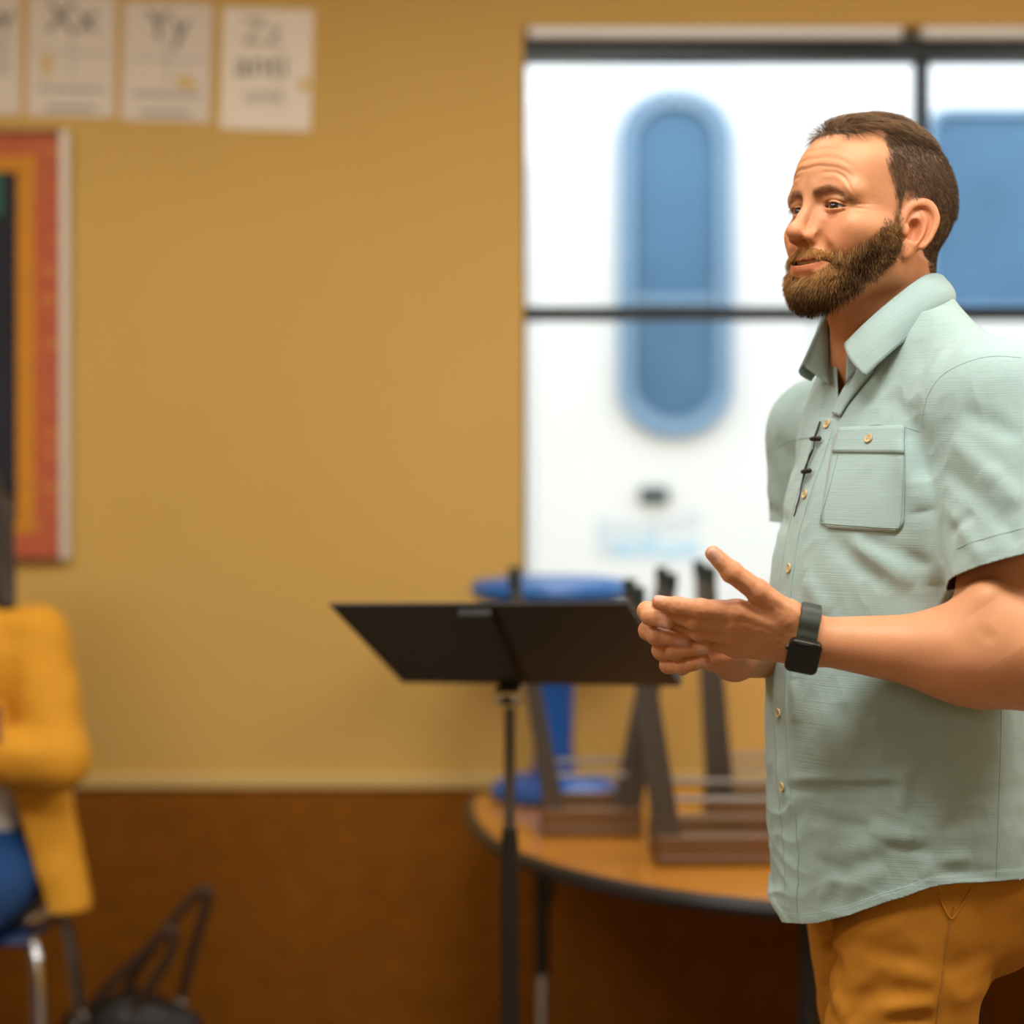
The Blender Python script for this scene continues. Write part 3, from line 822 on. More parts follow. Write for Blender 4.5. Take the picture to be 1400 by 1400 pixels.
def noise_fold(p):
    t = tor(p); l, z = t[:,1], t[:,2]; low = sstep(1.07,.97,z); wv = noise(t*V3(6,8,11),71)
    a = np.stack([t[:,0]*7, l*11+z*13+wv*.8, z*30-l*8+wv*1.6],1); b = np.stack([t[:,0]*12+3, l*17-z*16, z*38+l*13+wv*2],1)
    w = low*(.0022*ridge(a,72)+.0014*ridge(b,73))
    c = np.stack([t[:,0]*8, l*12+z*5, z*7-l*5],1)
    return w+.0030*noise(c,74)+.0010*noise(c*3.1+5,75)+.0005*ridge(c*4.7,77)
def sleeve(p, S, A):
    if S is S_L: return cone(p, S-A*.01, S+A*.26-V3(.028,0,0), .080, .092)
    return cone(p, S-A*.01, S+A*.22, .076, .077)
def shirt_base(p):
    d = torso_sdf(p)
    d = smin(d, ell(p, S_L+V3(-.004,.010,.010), (.082,.075,.056)), .05)
    d = smin(d, ell(p, S_R+V3(.004,-.006,.004), (.068,.065,.052)), .05)
    sl = sleeve(p, S_L, SH_A)
    sr = sleeve(p, S_R, SR_A)
    sl = smax(sl, (p-S_L)@SH_A-SH_END-.005, .002); sr = smax(sr, (p-S_R)@SR_A-SR_END-.005, .002)
    d = smin(smin(d, sl, .022), sr, .022)
    return d
def shirt_outer(p):
    d = shirt_base(p)
    m = np.abs(d) < .03
    if m.any():
        pm = p[m]; w = noise_fold(pm)
        for a,amp,wd in CR: w = w+crease(pm,a,amp,wd)
        t = tor(pm); rel = (pm-S_L)@SH_A
        slv = sstep(.012,-.014,cone(pm, S_L, S_L+SH_A*.2, .09))
        w = w+slv*.0022*noise(np.stack([(pm@np.cross(SH_A,T_F))*22, rel*16+pm[:,0]*20, pm[:,2]*10],1),76)
        w = w+.0016*np.exp(-((rel-SH_END+.016)/.0150)**6)*slv              # turned-up sleeve hem
        f = t[:,0] > 0                                                     # button placket, slightly raised
        pl = placket_x(t[:,2])
        w = w+.0016*f*sstep(.0195,.0175,np.abs(t[:,1]-pl))*(t[:,2] < 1.45)
        w = w+.0012*sstep(.012,.010,t[:,2]-hem_z(t))                        # hem
        d = d.copy(); d[m] = d[m]-w
    return d
def resolve(fn, lst, out):
    T = np.linspace(0,1,6); X = np.array([[q[0]+(q[2]-q[0])*t for t in T] for q in lst]); Y = np.array([[q[1]+(q[3]-q[1])*t for t in T] for q in lst])
    R = pix_on(fn, X.ravel(), Y.ravel()).reshape(len(lst),6,3)
    for q, r in zip(lst, R): out.append((r, q[4]*1.25, q[5]))
def pix_on(fn, px, py, off=0.0):
    px = np.atleast_1d(np.asarray(px,float)); py = np.atleast_1d(np.asarray(py,float))
    dv = np.stack([(px-700)/FPX, np.ones_like(px), -(py-HZ)/FPX],1); o = V3(0,0,ZC); y = np.full(px.shape, 1.95)
    for _ in range(90): y = np.minimum(y+np.clip(fn(o+dv*y[:,None]),-.01,.02)*.7, 2.5)
    return o+dv*(y-off)[:,None]
resolve(shirt_base, CRP, CR)
_q = tor(pix_on(shirt_base, [1083,1072,1066,1068,1078,1101,1131], [1255,1076,975,875,777,676,580]))
PLZ, PLX = _q[:,2], _q[:,1]
def placket_x(z): return np.interp(z, PLZ, PLX)
_q = tor(pix_on(shirt_base, [1070,1100,1120,1160,1200,1240,1280,1310], [1261,1263,1262,1252,1239,1226,1213,1207]))
HML, HMZ = _q[:,1], _q[:,2]; _o = np.argsort(HML); HML, HMZ = HML[_o], HMZ[_o]
def hem_z(t):
    """rounded shirt tail: low at the front, higher over the hips, low again behind"""
    fr = np.interp(t[:,1], np.concatenate([[-.20,-.16], HML]), np.concatenate([[.915,.900], HMZ]))
    bk = .860+(HMZ[-1]-.860)*sstep(.05,.18,np.abs(t[:,1]))
    k = sstep(.05,-.12,t[:,0]); return fr*(1-k)+bk*k
def shirt_keep(p):
    """positive where there is cloth: above the hem, outside the neck opening, before the sleeve ends"""
    t = tor(p); g = t[:,2]-hem_z(t)
    for S, A, E in ((S_L,SH_A,SH_END),(S_R,SR_A,SR_END)):
        rel = (p-S)@A; rad = ln(p-S-rel[:,None]*A)
        g = np.minimum(g, np.maximum(np.maximum(E-rel, rel-E-.10), np.maximum(rad-.118, .010-torso_sdf(p))))
    ax = (NK_A-NK_B)/np.linalg.norm(NK_A-NK_B); nb = NK_B-V3(0,0,.03)
    rel = (p-nb)@ax; rad = ln(p-nb-rel[:,None]*ax)
    g = np.minimum(g, np.maximum(rad-.064, 1.545-t[:,2])); g = np.minimum(g, 1.585-.35*t[:,0]-t[:,2])
    v = np.maximum(np.maximum(np.abs(t[:,1])-.55*(t[:,2]-1.470), 1.470-t[:,2]), -t[:,0])
    return np.minimum(g, v)
def on_shirt(f0, l0, z, dirf=1.0, off=0.0, it=26):
    """points on the shirt front: start outside at lateral l0, height z, march towards the torso axis"""
    z = np.atleast_1d(np.asarray(z,float)); l0 = np.broadcast_to(np.asarray(l0,float), z.shape)
    lo = np.full(z.shape, .0); hi = np.full(z.shape, .26)
    o = lambda f: wora(np.stack([f, l0, z],1))
    for _ in range(it):
        m = (lo+hi)/2; ins = shirt_outer(o(m)) < 0
        lo = np.where(ins, m, lo); hi = np.where(ins, hi, m)
    p = o((lo+hi)/2)
    if off:
        g = grad(shirt_base, p, 1e-3); g /= ln(g)[:,None]; p = p+g*off
    return p
def pix_on_shirt(px, py, off=0.0):
    """where the sight line through (px,py) first meets the shirt"""
    px = np.atleast_1d(np.asarray(px,float)); py = np.atleast_1d(np.asarray(py,float))
    dv = np.stack([(px-700)/FPX, np.ones_like(px), -(py-HZ)/FPX],1); o = V3(0,0,ZC)
    y = np.full(px.shape, 1.95)
    for _ in range(90):
        d = shirt_outer(o+dv*y[:,None]); y = y+np.clip(d,-.01,.02)*.7
    p = o+dv*y[:,None]
    if off:
        g = grad(shirt_base, p, 1e-3); g /= ln(g)[:,None]; p = p+g*off
    return p
def cloth_mat(name, base, warp, rough=.85):
    """slubby woven cotton: fine crossing threads from the cloth's own coordinates"""
    m, nt, b = new_mat(name); at = N(nt,'ShaderNodeAttribute', attribute_name='cloth', attribute_type='GEOMETRY')
    def thread(sx, sy, lo, hi, sc=1.0):
        mp = N(nt,'ShaderNodeMapping'); mp.inputs['Scale'].default_value = (sx,sy,1); nt.links.new(at.outputs['Vector'], mp.inputs['Vector'])
        nz = N(nt,'ShaderNodeTexNoise', Scale=sc, Detail=3.0, Roughness=.6); nt.links.new(mp.outputs[0], nz.inputs['Vector'])
        r = N(nt,'ShaderNodeMapRange'); r.inputs[1].default_value = lo; r.inputs[2].default_value = hi; nt.links.new(nz.outputs['Fac'], r.inputs[0]); return r.outputs[0]
    a = thread(7,760,.42,.80); c = thread(820,12,.50,.86); e = thread(5,5,.3,.7)
    ad = N(nt,'ShaderNodeMath', operation='MAXIMUM'); nt.links.new(a, ad.inputs[0]); nt.links.new(c, ad.inputs[1])
    mu = N(nt,'ShaderNodeMath', operation='MULTIPLY'); mu.inputs[1].default_value = .36; nt.links.new(ad.outputs[0], mu.inputs[0])
    mx = N(nt,'ShaderNodeMix', data_type='RGBA'); mx.inputs[6].default_value = rgba(base); mx.inputs[7].default_value = rgba(warp); nt.links.new(mu.outputs[0], mx.inputs[0])
    m2 = N(nt,'ShaderNodeMix', data_type='RGBA'); m2.inputs[7].default_value = rgba([base[0]*.86,base[1]*.98,base[2]*1.06])
    m3 = N(nt,'ShaderNodeMath', operation='MULTIPLY'); m3.inputs[1].default_value = .5; nt.links.new(e, m3.inputs[0])
    nt.links.new(m3.outputs[0], m2.inputs[0]); nt.links.new(mx.outputs[2], m2.inputs[6]); nt.links.new(m2.outputs[2], b.inputs['Base Color'])
    bp = N(nt,'ShaderNodeBump', Strength=.35, Distance=.0008); nt.links.new(ad.outputs[0], bp.inputs['Height']); nt.links.new(bp.outputs[0], b.inputs['Normal'])
    b.inputs['Roughness'].default_value = rough; b.inputs['Specular IOR Level'].default_value = .15; b.inputs['Sheen Weight'].default_value = .25
    return m
AQUA, AQUA_W = (.365,.485,.465), (.15,.32,.355)
M_SHIRT = cloth_mat('aqua_woven_cotton', AQUA, AQUA_W)
M_STITCH = simple('aqua_thread', (.28,.41,.39), .8)
M_BUTTON = simple('cream_button', (.62,.46,.24), .35, var=.2, vscale=300)
def cloth_coords(p):
    t = tor(p); th = np.arctan2(t[:,1], t[:,0]); c = np.stack([th*.17, t[:,2], np.zeros(len(p))],1)
    for S, A, k in ((S_L,SH_A,1),(S_R,SR_A,2)):
        u = np.cross(A, T_F); u /= np.linalg.norm(u); w = np.cross(A,u)
        rel = (p-S)@A; q = p-S; isl = (np.abs(t[:,1]) > .165)&(torso_sdf(p) > .004)
        c[isl] = np.stack([np.arctan2(q@u, q@w)*.078, rel+3*k, np.zeros(len(p))],1)[isl]
    return c
sv, sf = sdf_mesh(shirt_outer, V3(.08,1.95,.79), V3(.84,2.75,1.68), .0024, proj=2)
sv, sf = keep_largest(sv, sf)
sv, sf = clip_mesh(sv, sf, shirt_keep(sv)); sv, sf = keep_largest(sv, sf)
sme = np_mesh('shirt', sv, sf); set_vec(sme, 'cloth', cloth_coords(sv))
shirt = man_part('shirt', sme, M_SHIRT)
sm_ = shirt.modifiers.new('thickness','SOLIDIFY'); sm_.thickness = .0016; sm_.offset = -1
def shirt_part(name, me, mat, label=None):
    o = link(name, me, mat, shirt)
    if label: o['label'] = label
    return o
def sheet(name, G, thick, mat, parent, coords=None):
    """G: (rows, cols, 3) grid of points -> thin solid sheet"""
    r, c, _ = G.shape; g = G
    du = np.gradient(g, axis=1); dv = np.gradient(g, axis=0); n = np.cross(du.reshape(-1,3), dv.reshape(-1,3)); n /= ln(n)[:,None]+1e-12
    a = g.reshape(-1,3); b = a-n*thick; V = np.concatenate([a,b]); k = r*c; F = []
    ij = lambda i,j: i*c+j
    for i in range(r-1):
        for j in range(c-1):
            F.append((ij(i,j),ij(i,j+1),ij(i+1,j+1),ij(i+1,j))); F.append((k+ij(i,j),k+ij(i+1,j),k+ij(i+1,j+1),k+ij(i,j+1)))
    rim = [ij(0,j) for j in range(c)]+[ij(i,c-1) for i in range(1,r)]+[ij(r-1,j) for j in range(c-2,-1,-1)]+[ij(i,0) for i in range(r-2,0,-1)]
    for x, y in zip(rim, rim[1:]+rim[:1]): F.append((y,x,k+x,k+y))
    me = np_mesh(name, V, np.array(F)); set_vec(me,'cloth', cloth_coords(V) if coords is None else np.concatenate([coords,coords]))
    o = link(name, me, mat, parent); return o
def seam(name, pts, r, mat, parent=None):
    mb = MB(); mb.tube(pts, r, 6); return mb.build(name, mat, parent or shirt, True, 80)
# --- collar: inner stand, fold, fall with points
al = np.radians([-152,-180]); 
def sym(L): return [(f,-l,z) for f,l,z in L[::-1]]+[(L0[0],0,L0[2]) for L0 in []]
Cs = [(.090,.016,1.490),(.078,.036,1.516),(.058,.053,1.540),(.014,.064,1.568),(-.030,.050,1.580),(-.050,.0,1.582)]
Fs = [(.094,.024,1.536),(.078,.046,1.562),(.052,.060,1.588),(.012,.066,1.616),(-.028,.046,1.620),(-.043,.0,1.618)]
Os = [(.102,.070,1.497),(.084,.077,1.515),(.056,.081,1.538),(.010,.084,1.566),(-.034,.061,1.584),(-.056,.0,1.588)]
def full(L, far=False): 
    a = [V3(*q) for q in L]; b = [V3(q[0]-(.012 if k < 2 and far else 0),-q[1]*(.74 if k < 2 and far else 1),q[2]) for k,q in enumerate(L[:-1])][::-1]
    return np.array(smooth_path(a+b, 8))
Cc, Oc = full(Cs), full(Os, True)
def full_f(L): a = [V3(*q) for q in L]; b = [V3(q[0],-q[1],q[2]) for q in L[:-1]][::-1]; b[-1] = V3(.105,-.045,1.513); return np.array(smooth_path(a+b, 8))
Fc = full_f(Fs); rows = []
for t in np.linspace(0,1,7): rows.append(Cc*(1-t)+Fc*t+np.stack([0*Cc[:,0],0*Cc[:,0],0*Cc[:,0]],1))
rad = Fc.copy(); rad[:,2] = 0; rad /= ln(rad)[:,None]
rows = rows[:-1]
for t in np.linspace(0,1,5): rows.append(Fc+rad*.0022*(1-math.cos(math.pi*t))+V3(0,0,1)*.0022*math.sin(math.pi*t))
for t in np.linspace(0,1,12)[1:]:
    base = Fc+rad*.0044; rows.append(base*(1-t)+Oc*t+rad*(.0075*math.sin(math.pi*t)**1.0)+rad*.0012*np.sin(np.linspace(0,21,len(Fc)))[:,None]*t*.6)
G = np.array(rows); nr, nc = G.shape[:2]; G = wora(G.reshape(-1,3)).reshape(nr,nc,3)
cc = np.stack([np.tile(np.linspace(0,.44,nc),nr), np.repeat(np.linspace(5,5.09,nr),nc), np.zeros(nr*nc)],1)
collar = sheet('collar', G, .0016, M_SHIRT, shirt, cc)
e = G[-1]; inn = G[-4]; 
st = [G[-2,j]*.65+G[-3,j]*.35+(G[-1,j]-G[-1,j])+(.0012*(rad[j]@T_R.T)) for j in range(1,nc-1)]
seam('stitching', st, .0004, M_STITCH, collar)
# --- turned-back front edges below the collar
for sg in (1,):
    pts_in = [V3(.092,.020*sg,1.518), V3(.093,.016*sg,1.502), V3(.094,.009*sg,1.488), V3(.0965,.003*sg,1.474), V3(.0985,-.001*sg,1.456)]
    rows = []
    for k, c in enumerate(np.linspace(0,1,6)):
        r_ = []
        for i, q in enumerate(smooth_path(pts_in, 5)):
            wdt = (.036-.018*i/20)
            l = q[1]+sg*wdt*c; dp = on_shirt(0, [l], [q[2]-.004*c])[0]; td = tor(dp[None])[0]
            r_.append(V3(td[0]+.0030+.007*math.sin(math.pi*min(1,c*1.0))*(1-i/21)+.001, l, q[2]-.004*c))
        rows.append(r_)
    Gq = np.array(rows)
    if sg < 0: Gq = Gq[::-1]
    sheet('front_facing', wora(Gq.reshape(-1,3)).reshape(Gq.shape), .0014, M_SHIRT, shirt)
# --- stitched seams
zs = np.linspace(1.435,.862,90)
for sg in (1,-1): seam('placket_stitching', on_shirt(0, placket_x(zs)+sg*.0172, zs, off=.0001), .00045, M_STITCH)
# hem stitching, armhole and yoke seams follow the cloth
ls = np.linspace(HML[0]-.01,HML[-1]-.012,90); hz = np.array([hem_z(np.array([[.1,l,0]]))[0] for l in ls])+.011
seam('hem_stitching', on_shirt(0, ls, hz, off=.0001), .0004, M_STITCH)
def pix_path(pp, n=10, off=.0001):
    q = np.array(smooth_path([V3(a,b,0) for a,b in pp], n)); return pix_on_shirt(q[:,0], q[:,1], off)
seam('armhole_seam', pix_path([(1396,489),(1360,487),(1325,494),(1290,512),(1270,538),(1262,568),(1263,585)]), .0004, M_STITCH)
seam('yoke_seam', pix_path([(1132,602),(1145,594),(1170,585),(1200,581),(1235,584),(1258,590)]), .00045, M_STITCH)
seam('yoke_seam', pix_path([(1060,614),(1075,605),(1095,600),(1112,598)]), .00045, M_STITCH)
seam('side_seam', pix_path([(1369,960),(1368,1020),(1366,1080),(1364,1140),(1362,1200)]), .00045, M_STITCH)
a0 = np.linspace(-2.2,1.6,60); u = np.cross(SH_A,T_F); u /= np.linalg.norm(u); w_ = np.cross(SH_A,u); hs = []
for a in a0:
    dr = math.cos(a)*-T_F*-1+math.sin(a)*T_L; dr = dr-SH_A*(dr@SH_A); dr /= np.linalg.norm(dr); c0 = S_L+SH_A*(SH_END-.028)
    lo_, hi_ = .02, .16
    for _ in range(24):
        mid = (lo_+hi_)/2
        if shirt_outer((c0+dr*mid)[None])[0] < 0: lo_ = mid
        else: hi_ = mid
    if torso_sdf((c0+dr*lo_)[None])[0] > .045: hs.append(c0+dr*(lo_+.0002))
seam('sleeve_stitching', hs, .0004, M_STITCH)
# --- chest pocket with a flap band
def quad_pts(c00,c10,c11,c01,r,c):
    u, v = np.meshgrid(np.linspace(0,1,c), np.linspace(0,1,r)); out = 0
    for q, w in ((c00,(1-u)*(1-v)),(c10,u*(1-v)),(c11,u*v),(c01,(1-u)*v)): out = out+w[...,None]*np.array(q,float)
    return out
pq = quad_pts((1143,590),(1238,586),(1235,728),(1121,722),22,18)
v_ = np.linspace(0,1,22)[:,None]; u_ = np.linspace(0,1,18)[None,:]
rc = np.clip((v_-.90)/.10,0,1)**2
pq[...,0] += np.where(u_ < .5, 12*rc*(1-u_*2)**4, -12*rc*(u_*2-1)**4)
pp = pix_on_shirt(pq[...,0].ravel(), pq[...,1].ravel(), .0026).reshape(22,18,3)
pk = sheet('chest_pocket', pp[::-1], .0022, M_SHIRT, shirt)
fl = quad_pts((1150,586),(1239,582),(1238,621),(1141,620),8,16)
fp = pix_on_shirt(fl[...,0].ravel(), fl[...,1].ravel(), .0045).reshape(8,16,3)
flap = sheet('pocket_flap', fp[::-1], .0020, M_SHIRT, pk)
def lift(pp, off): return pix_path(pp, 8, off)
seam('pocket_stitching', lift([(1148,622),(1136,670),(1124,712),(1130,716),(1180,720),(1222,722),(1231,716),(1235,670),(1238,590)],.0030), .0004, M_STITCH, pk)
# --- buttons
def button(name, c, n, parent, r=.0056):
    n = n/np.linalg.norm(n); u = np.cross(n,[0,0,1.0]); u /= np.linalg.norm(u); w = np.cross(n,u); R = np.stack([u,w,n],1)
    mb = MB(); mb.lathe([(0,0),(r*.9,0),(r,.0006),(r,.0014),(r*.86,.0021),(r*.66,.0015),(0,.0013)], n=24)
    v = np.array(mb.v)@R.T+c; mb.v = [tuple(t) for t in v]; o = mb.build(name, M_BUTTON, parent, True, 50)
    mb = MB()
    for s in (1,-1): mb.tube([c+u*.0016*s-w*.0014+n*.0016, c+u*.0016*s+n*.0022, c+u*.0016*s+w*.0014+n*.0016], .0004, 6)
    mb.build('button_thread', M_STITCH, None); bpy.data.objects[-1:] if False else None
    t = COL.objects[-1]; t.parent = parent if parent is not shirt else o
    return o
def nrm_at(p): g = grad(shirt_base, p[None], 1e-3)[0]; return g/np.linalg.norm(g)
for px, py in ((1131,580),(1101,676),(1079,777),(1068,875),(1065,975),(1070,1076)):
    c = pix_on_shirt(px, py, .0002)[0]; button('button', c, nrm_at(c), shirt)
c = pix_on_shirt(1191, 602, .0048)[0]; button('pocket_button', c, nrm_at(c), flap)
# --- trousers
HP = .885
def leg_pts(s):
    if s > 0: return wor(.012,.092,.90), wor(.085,.098,.50), wor(.055,.105,.06)
    return wor(-.005,-.088,.90), wor(-.055,-.095,.49), wor(-.160,-.100,.06)
LG, RG = leg_pts(1), leg_pts(-1)
TC = []; TCP = []
def tc(x0,y0,d0,x1,y1,d1,amp,w): TCP.append((x0,y0,x1,y1,amp,w))
tc(1128,1290,2.16,1150,1330,2.14,-.007,.010); tc(1140,1360,2.13,1160,1395,2.12,.006,.010); tc(1160,1395,2.12,1215,1330,2.12,-.003,.010)
tc(1165,1365,2.12,1240,1350,2.11,-.004,.009); tc(1200,1385,2.12,1280,1370,2.11,.004,.009); tc(1180,1300,2.13,1260,1310,2.11,-.0025,.010)
tc(1290,1330,2.11,1360,1300,2.13,-.003,.012); tc(1300,1370,2.11,1375,1340,2.14,.003,.012); tc(1140,1275,2.15,1240,1262,2.12,.003,.012)
tc(1130,1340,2.15,1132,1400,2.15,-.004,.010); tc(1210,1395,2.11,1275,1390,2.11,-.004,.008); tc(1225,1330,2.11,1280,1340,2.1,.003,.01)
def trousers_outer(p):
    d = ell(p, wor(.0,0,.94), (.130,.165,.13), np.stack([wor(1,0,.9)-wor(0,0,.9), wor(0,1,.9)-wor(0,0,.9), V3(0,0,1)],1))
    d = smin(d, ell(p, wor(-.070,.075,.90), (.100,.088,.12)), .05); d = smin(d, ell(p, wor(-.070,-.075,.90), (.100,.088,.12)), .05)
    for (h,k,a) in (LG,RG):
        e = smin(cone(p, h, k, .092, .080), cone(p, k, a, .080, .078), .05); d = smin(d, e, .03)
    m = np.abs(d) < .03
    if m.any():
        pm = p[m]; w = .0022*noise(pm*V3(16,16,30),81)+.0009*noise(pm*V3(45,45,60),82)
        for a,amp,wd in TC: w = w+crease(pm,a,amp,wd)
        d = d.copy(); d[m] = d[m]-w
    return d
resolve(trousers_outer, TCP, TC)
M_OCHRE = simple('ochre_cotton_twill', (.40,.165,.016), .85, bump=.25, bscale=900, var=.10, vscale=14, spec=.15)
tv, tf = sdf_mesh(trousers_outer, V3(.10,1.90,-.06), V3(.90,2.80,1.10), .0042, proj=2)
tv, tf = keep_largest(tv, tf)
tv, tf = clip_mesh(tv, tf, np.minimum(.985-tv[:,2], tv[:,2]-.045))
trousers = man_part('trousers', np_mesh('trousers', tv, tf), M_OCHRE)
sm_ = trousers.modifiers.new('thickness','SOLIDIFY'); sm_.thickness = .0025; sm_.offset = -1
M_OTH = simple('ochre_thread', (.30,.12,.012), .8)
def tpath(pp, off=.0003):
    q = np.array(smooth_path([V3(a,b,0) for a,b in pp], 8)); return pix_on(trousers_outer, q[:,0], q[:,1], off)
mb = MB(); mb.tube(tpath([(1304,1240),(1299,1262),(1292,1310),(1286,1355),(1280,1399)]), .0009, 6); mb.build('side_seam', M_OTH, trousers, True, 80)
pts = [q for q in ((1283,1222),(1290,1240),(1301,1256),(1314,1238),(1328,1214))]
mb = MB(); mb.tube(tpath(pts, .0006), .0012, 8); mb.build('pocket_edge', M_OCHRE, trousers, True, 80)
# --- shoes (below the picture)
M_SHOE = simple('dark_leather', (.045,.028,.02), .5)
for (h,k,a) in (LG,RG):
    mb = MB(); R = np.stack([T_F,T_L,V3(0,0,1)],1); fr = V3(a[0],a[1],0)
    prof = [(-.085,.034,.075),(-.05,.040,.080),(.02,.041,.085),(.08,.047,.062),(.14,.049,.046),(.18,.040,.040),(.205,.018,.030)]
    vs=[]; n=16
    for (f,hw,ht) in prof:
        for i in range(n):
            ang=2*math.pi*i/n; vs.append(fr+R@V3(f, hw*math.cos(ang), max(.002, ht*(.5+.5*math.sin(ang)))))
    fs=[(i*n+j,i*n+(j+1)%n,(i+1)*n+(j+1)%n,(i+1)*n+j) for i in range(len(prof)-1) for j in range(n)]+[tuple(range(n))[::-1],tuple((len(prof)-1)*n+j for j in range(n))]
    mb.add(vs,fs); world_part(mb.build('shoe', M_SHOE, None, True, 60))
# --- wrist watch
M_STRAP = simple('dark_green_strap', (.030,.040,.030), .55, bump=.1); M_CASE = simple('dark_watch_case', (.05,.045,.04), .28, metal=.85)
M_GLASS = simple('black_watch_glass', (.004,.004,.005), .06)
w_c = P(1100,874,2.119); w_ax = (W_L-E_L)/np.linalg.norm(W_L-E_L); w_ax = w_ax+V3(0,0,.10); w_ax /= np.linalg.norm(w_ax)
watch = empty('wrist_watch', (0,0,0)); watch.parent = person; watch.location = -MAN
mb = MB(); u0 = V3(0,0,1)-w_ax*w_ax[2]; u0 /= np.linalg.norm(u0); v0 = np.cross(w_ax,u0)
if v0[1] > 0: v0 = -v0                         # towards the viewer
armf = lambda p: smin(arm_L(p), hand_L(p), .018)
def on_arm(c, dr):
    lo, hi = .0, .07
    for _ in range(22):
        m = (lo+hi)/2
        if armf((c+dr*m)[None])[0] < 0: lo = m
        else: hi = m
    return lo
n = 60; rings = []
prof = [(-.0115,.0006),(-.0105,.0028),(0,.0034),(.0105,.0028),(.0115,.0006)]
rad_s = []
for i in range(n):
    a = 2*math.pi*i/n; dr = math.cos(a)*u0+math.sin(a)*v0; rad_s.append(max(on_arm(w_c+w_ax*s, dr) for s in (-.011,0,.011)))
rad_s = np.array(rad_s); rad_s = np.array([np.mean([rad_s[(i+k)%n] for k in (-2,-1,0,1,2)]) for i in range(n)])
vs=[]; fs=[]
m_ = len(prof)
for i in range(n):
    a = 2*math.pi*i/n; dr = math.cos(a)*u0+math.sin(a)*v0; rib = .0011*(1 if (i%4) in (1,2) else 0)
    for s,h in prof: vs.append(w_c+w_ax*s+dr*(rad_s[i]+.0008+h+(rib if abs(s) < .0108 else 0)))
for i in range(n):
    for k in range(m_-1): fs.append((i*m_+k, ((i+1)%n)*m_+k, ((i+1)%n)*m_+k+1, i*m_+k+1))
mb.add(vs,fs); mb.build('strap', M_STRAP, watch, True, 40)
ca = math.radians(118); dr = math.cos(ca)*u0+math.sin(ca)*v0; tng = np.cross(w_ax,dr); Rw = np.stack([w_ax,tng,dr],1)
cc_ = w_c+dr*(np.interp(ca, np.linspace(0,2*math.pi,n+1), np.append(rad_s,rad_s[0]))+.0065)
def rrect(hx, hy, r, k=6):
    o=[]
    for sx,sy,a0 in ((1,1,0),(-1,1,90),(-1,-1,180),(1,-1,270)):
        for i in range(k+1):
            a=math.radians(a0+90*i/k); o.append((sx*(hx-r)+r*math.cos(a), sy*(hy-r)+r*math.sin(a)))
    return o
def slab(name, hx, hy, r, levels, mat, parent):
    mb = MB(); vs=[]; fs=[]
    for (sc, h) in levels: vs += [cc_+Rw@V3(x*sc, y*sc, h) for x,y in rrect(hx,hy,r)]
    k = len(rrect(hx,hy,r)); L = len(levels)
    for i in range(L-1): fs += [(i*k+j, i*k+(j+1)%k, (i+1)*k+(j+1)%k, (i+1)*k+j) for j in range(k)]
    fs += [tuple(range(k))[::-1], tuple((L-1)*k+j for j in range(k))]; mb.add(vs,fs); return mb.build(name, mat, parent, True, 40)
case = slab('watch_case', .0182,.0210,.0070, [(.80,-.0055),(.97,-.0040),(1,-.001),(1,.0025),(.97,.0042)], M_CASE, watch)
slab('watch_glass', .0172,.0200,.0066, [(.99,.0042),(.96,.0052),(.86,.0060),(.5,.0063)], M_GLASS, watch)
mb = MB(); cpos = cc_+Rw@V3(.0186,.008,.001)
mb.tube([cpos, cpos+w_ax*.0022], .0034, 16); mb.build('watch_crown', M_CASE, watch, True, 40)
# --- lapel microphones clipped to the placket
M_MIC = simple('black_plastic', (.006,.006,.007), .45)
mics = empty('lapel_microphone', (0,0,0)); mics.parent = person; mics.location = -MAN
def pm(px,py,off): return pix_on_shirt(px,py,off)[0]
mb = MB(); mb.tube([pm(1125,578,.004), pm(1122,590,.005), pm(1119,601,.006)], [.0014,.0017,.0013], 10); mb.build('microphone', M_MIC, mics, True, 50)
mb = MB(); mb.tube([pm(1115,616,.004), pm(1112,625,.005), pm(1109,634,.005)], [.0013,.0016,.0010], 10); mb.build('microphone', M_MIC, mics, True, 50)
for (x0,y0,x1,y1) in ((1114,602,1125,602),(1102,647,1112,646)):
    a, b = pm(x0,y0,.005), pm(x1,y1,.006); mb = MB(); mb.tube([a,a*.6+b*.4,b], [.0026,.0032,.0028], 10); mb.sphere(b,.0033,10,8)
    mb.build('clip', M_MIC, mics, True, 50)
wires = [[(1119,600,.006),(1114,618,.003),(1104,640,.0035),(1098,665,.002),(1092,690,.002),(1086,706,.0005)],
         [(1109,634,.005),(1104,650,.004),(1098,668,.003),(1095,682,.0025),(1090,695,.002)]]
for wv in wires:
    mb = MB(); mb.tube(smooth_path([pm(*q) for q in wv], 6), .0008, 6); mb.build('cable', M_MIC, mics, True, 80)
# ================================================================== the classroom
WY = 4.64                                                   # far wall
def wx(px, y=WY): return (px-700)/FPX*y
def wz(py, y=WY): return ZC-(py-HZ)/FPX*y
XL, XR, YB, ZT = -3.2, 3.4, -8.6, 3.0
def wall_mat(name, c, var=.06, bump=.15):
    return simple(name, c, .75, bump=bump, bscale=260, var=var, vscale=1.6, spec=.3)
M_TAN = wall_mat('tan_wall_paint', (.56,.355,.098))
M_CARPET = simple('brown_tackboard_carpet', (.225,.078,.007), .95, bump=.8, bscale=420, var=.28, vscale=16, spec=.1)
M_TRIM = wall_mat('tan_rail_paint', (.60,.42,.16), .03)
M_CEIL = simple('white_ceiling_tile', (.72,.70,.66), .9, bump=.4, bscale=90)
M_FLOOR = simple('grey_brown_carpet_floor', (.18,.145,.11), .9, bump=.6, bscale=350, var=.25, vscale=30)
def st(o): o['kind'] = 'structure'; return o
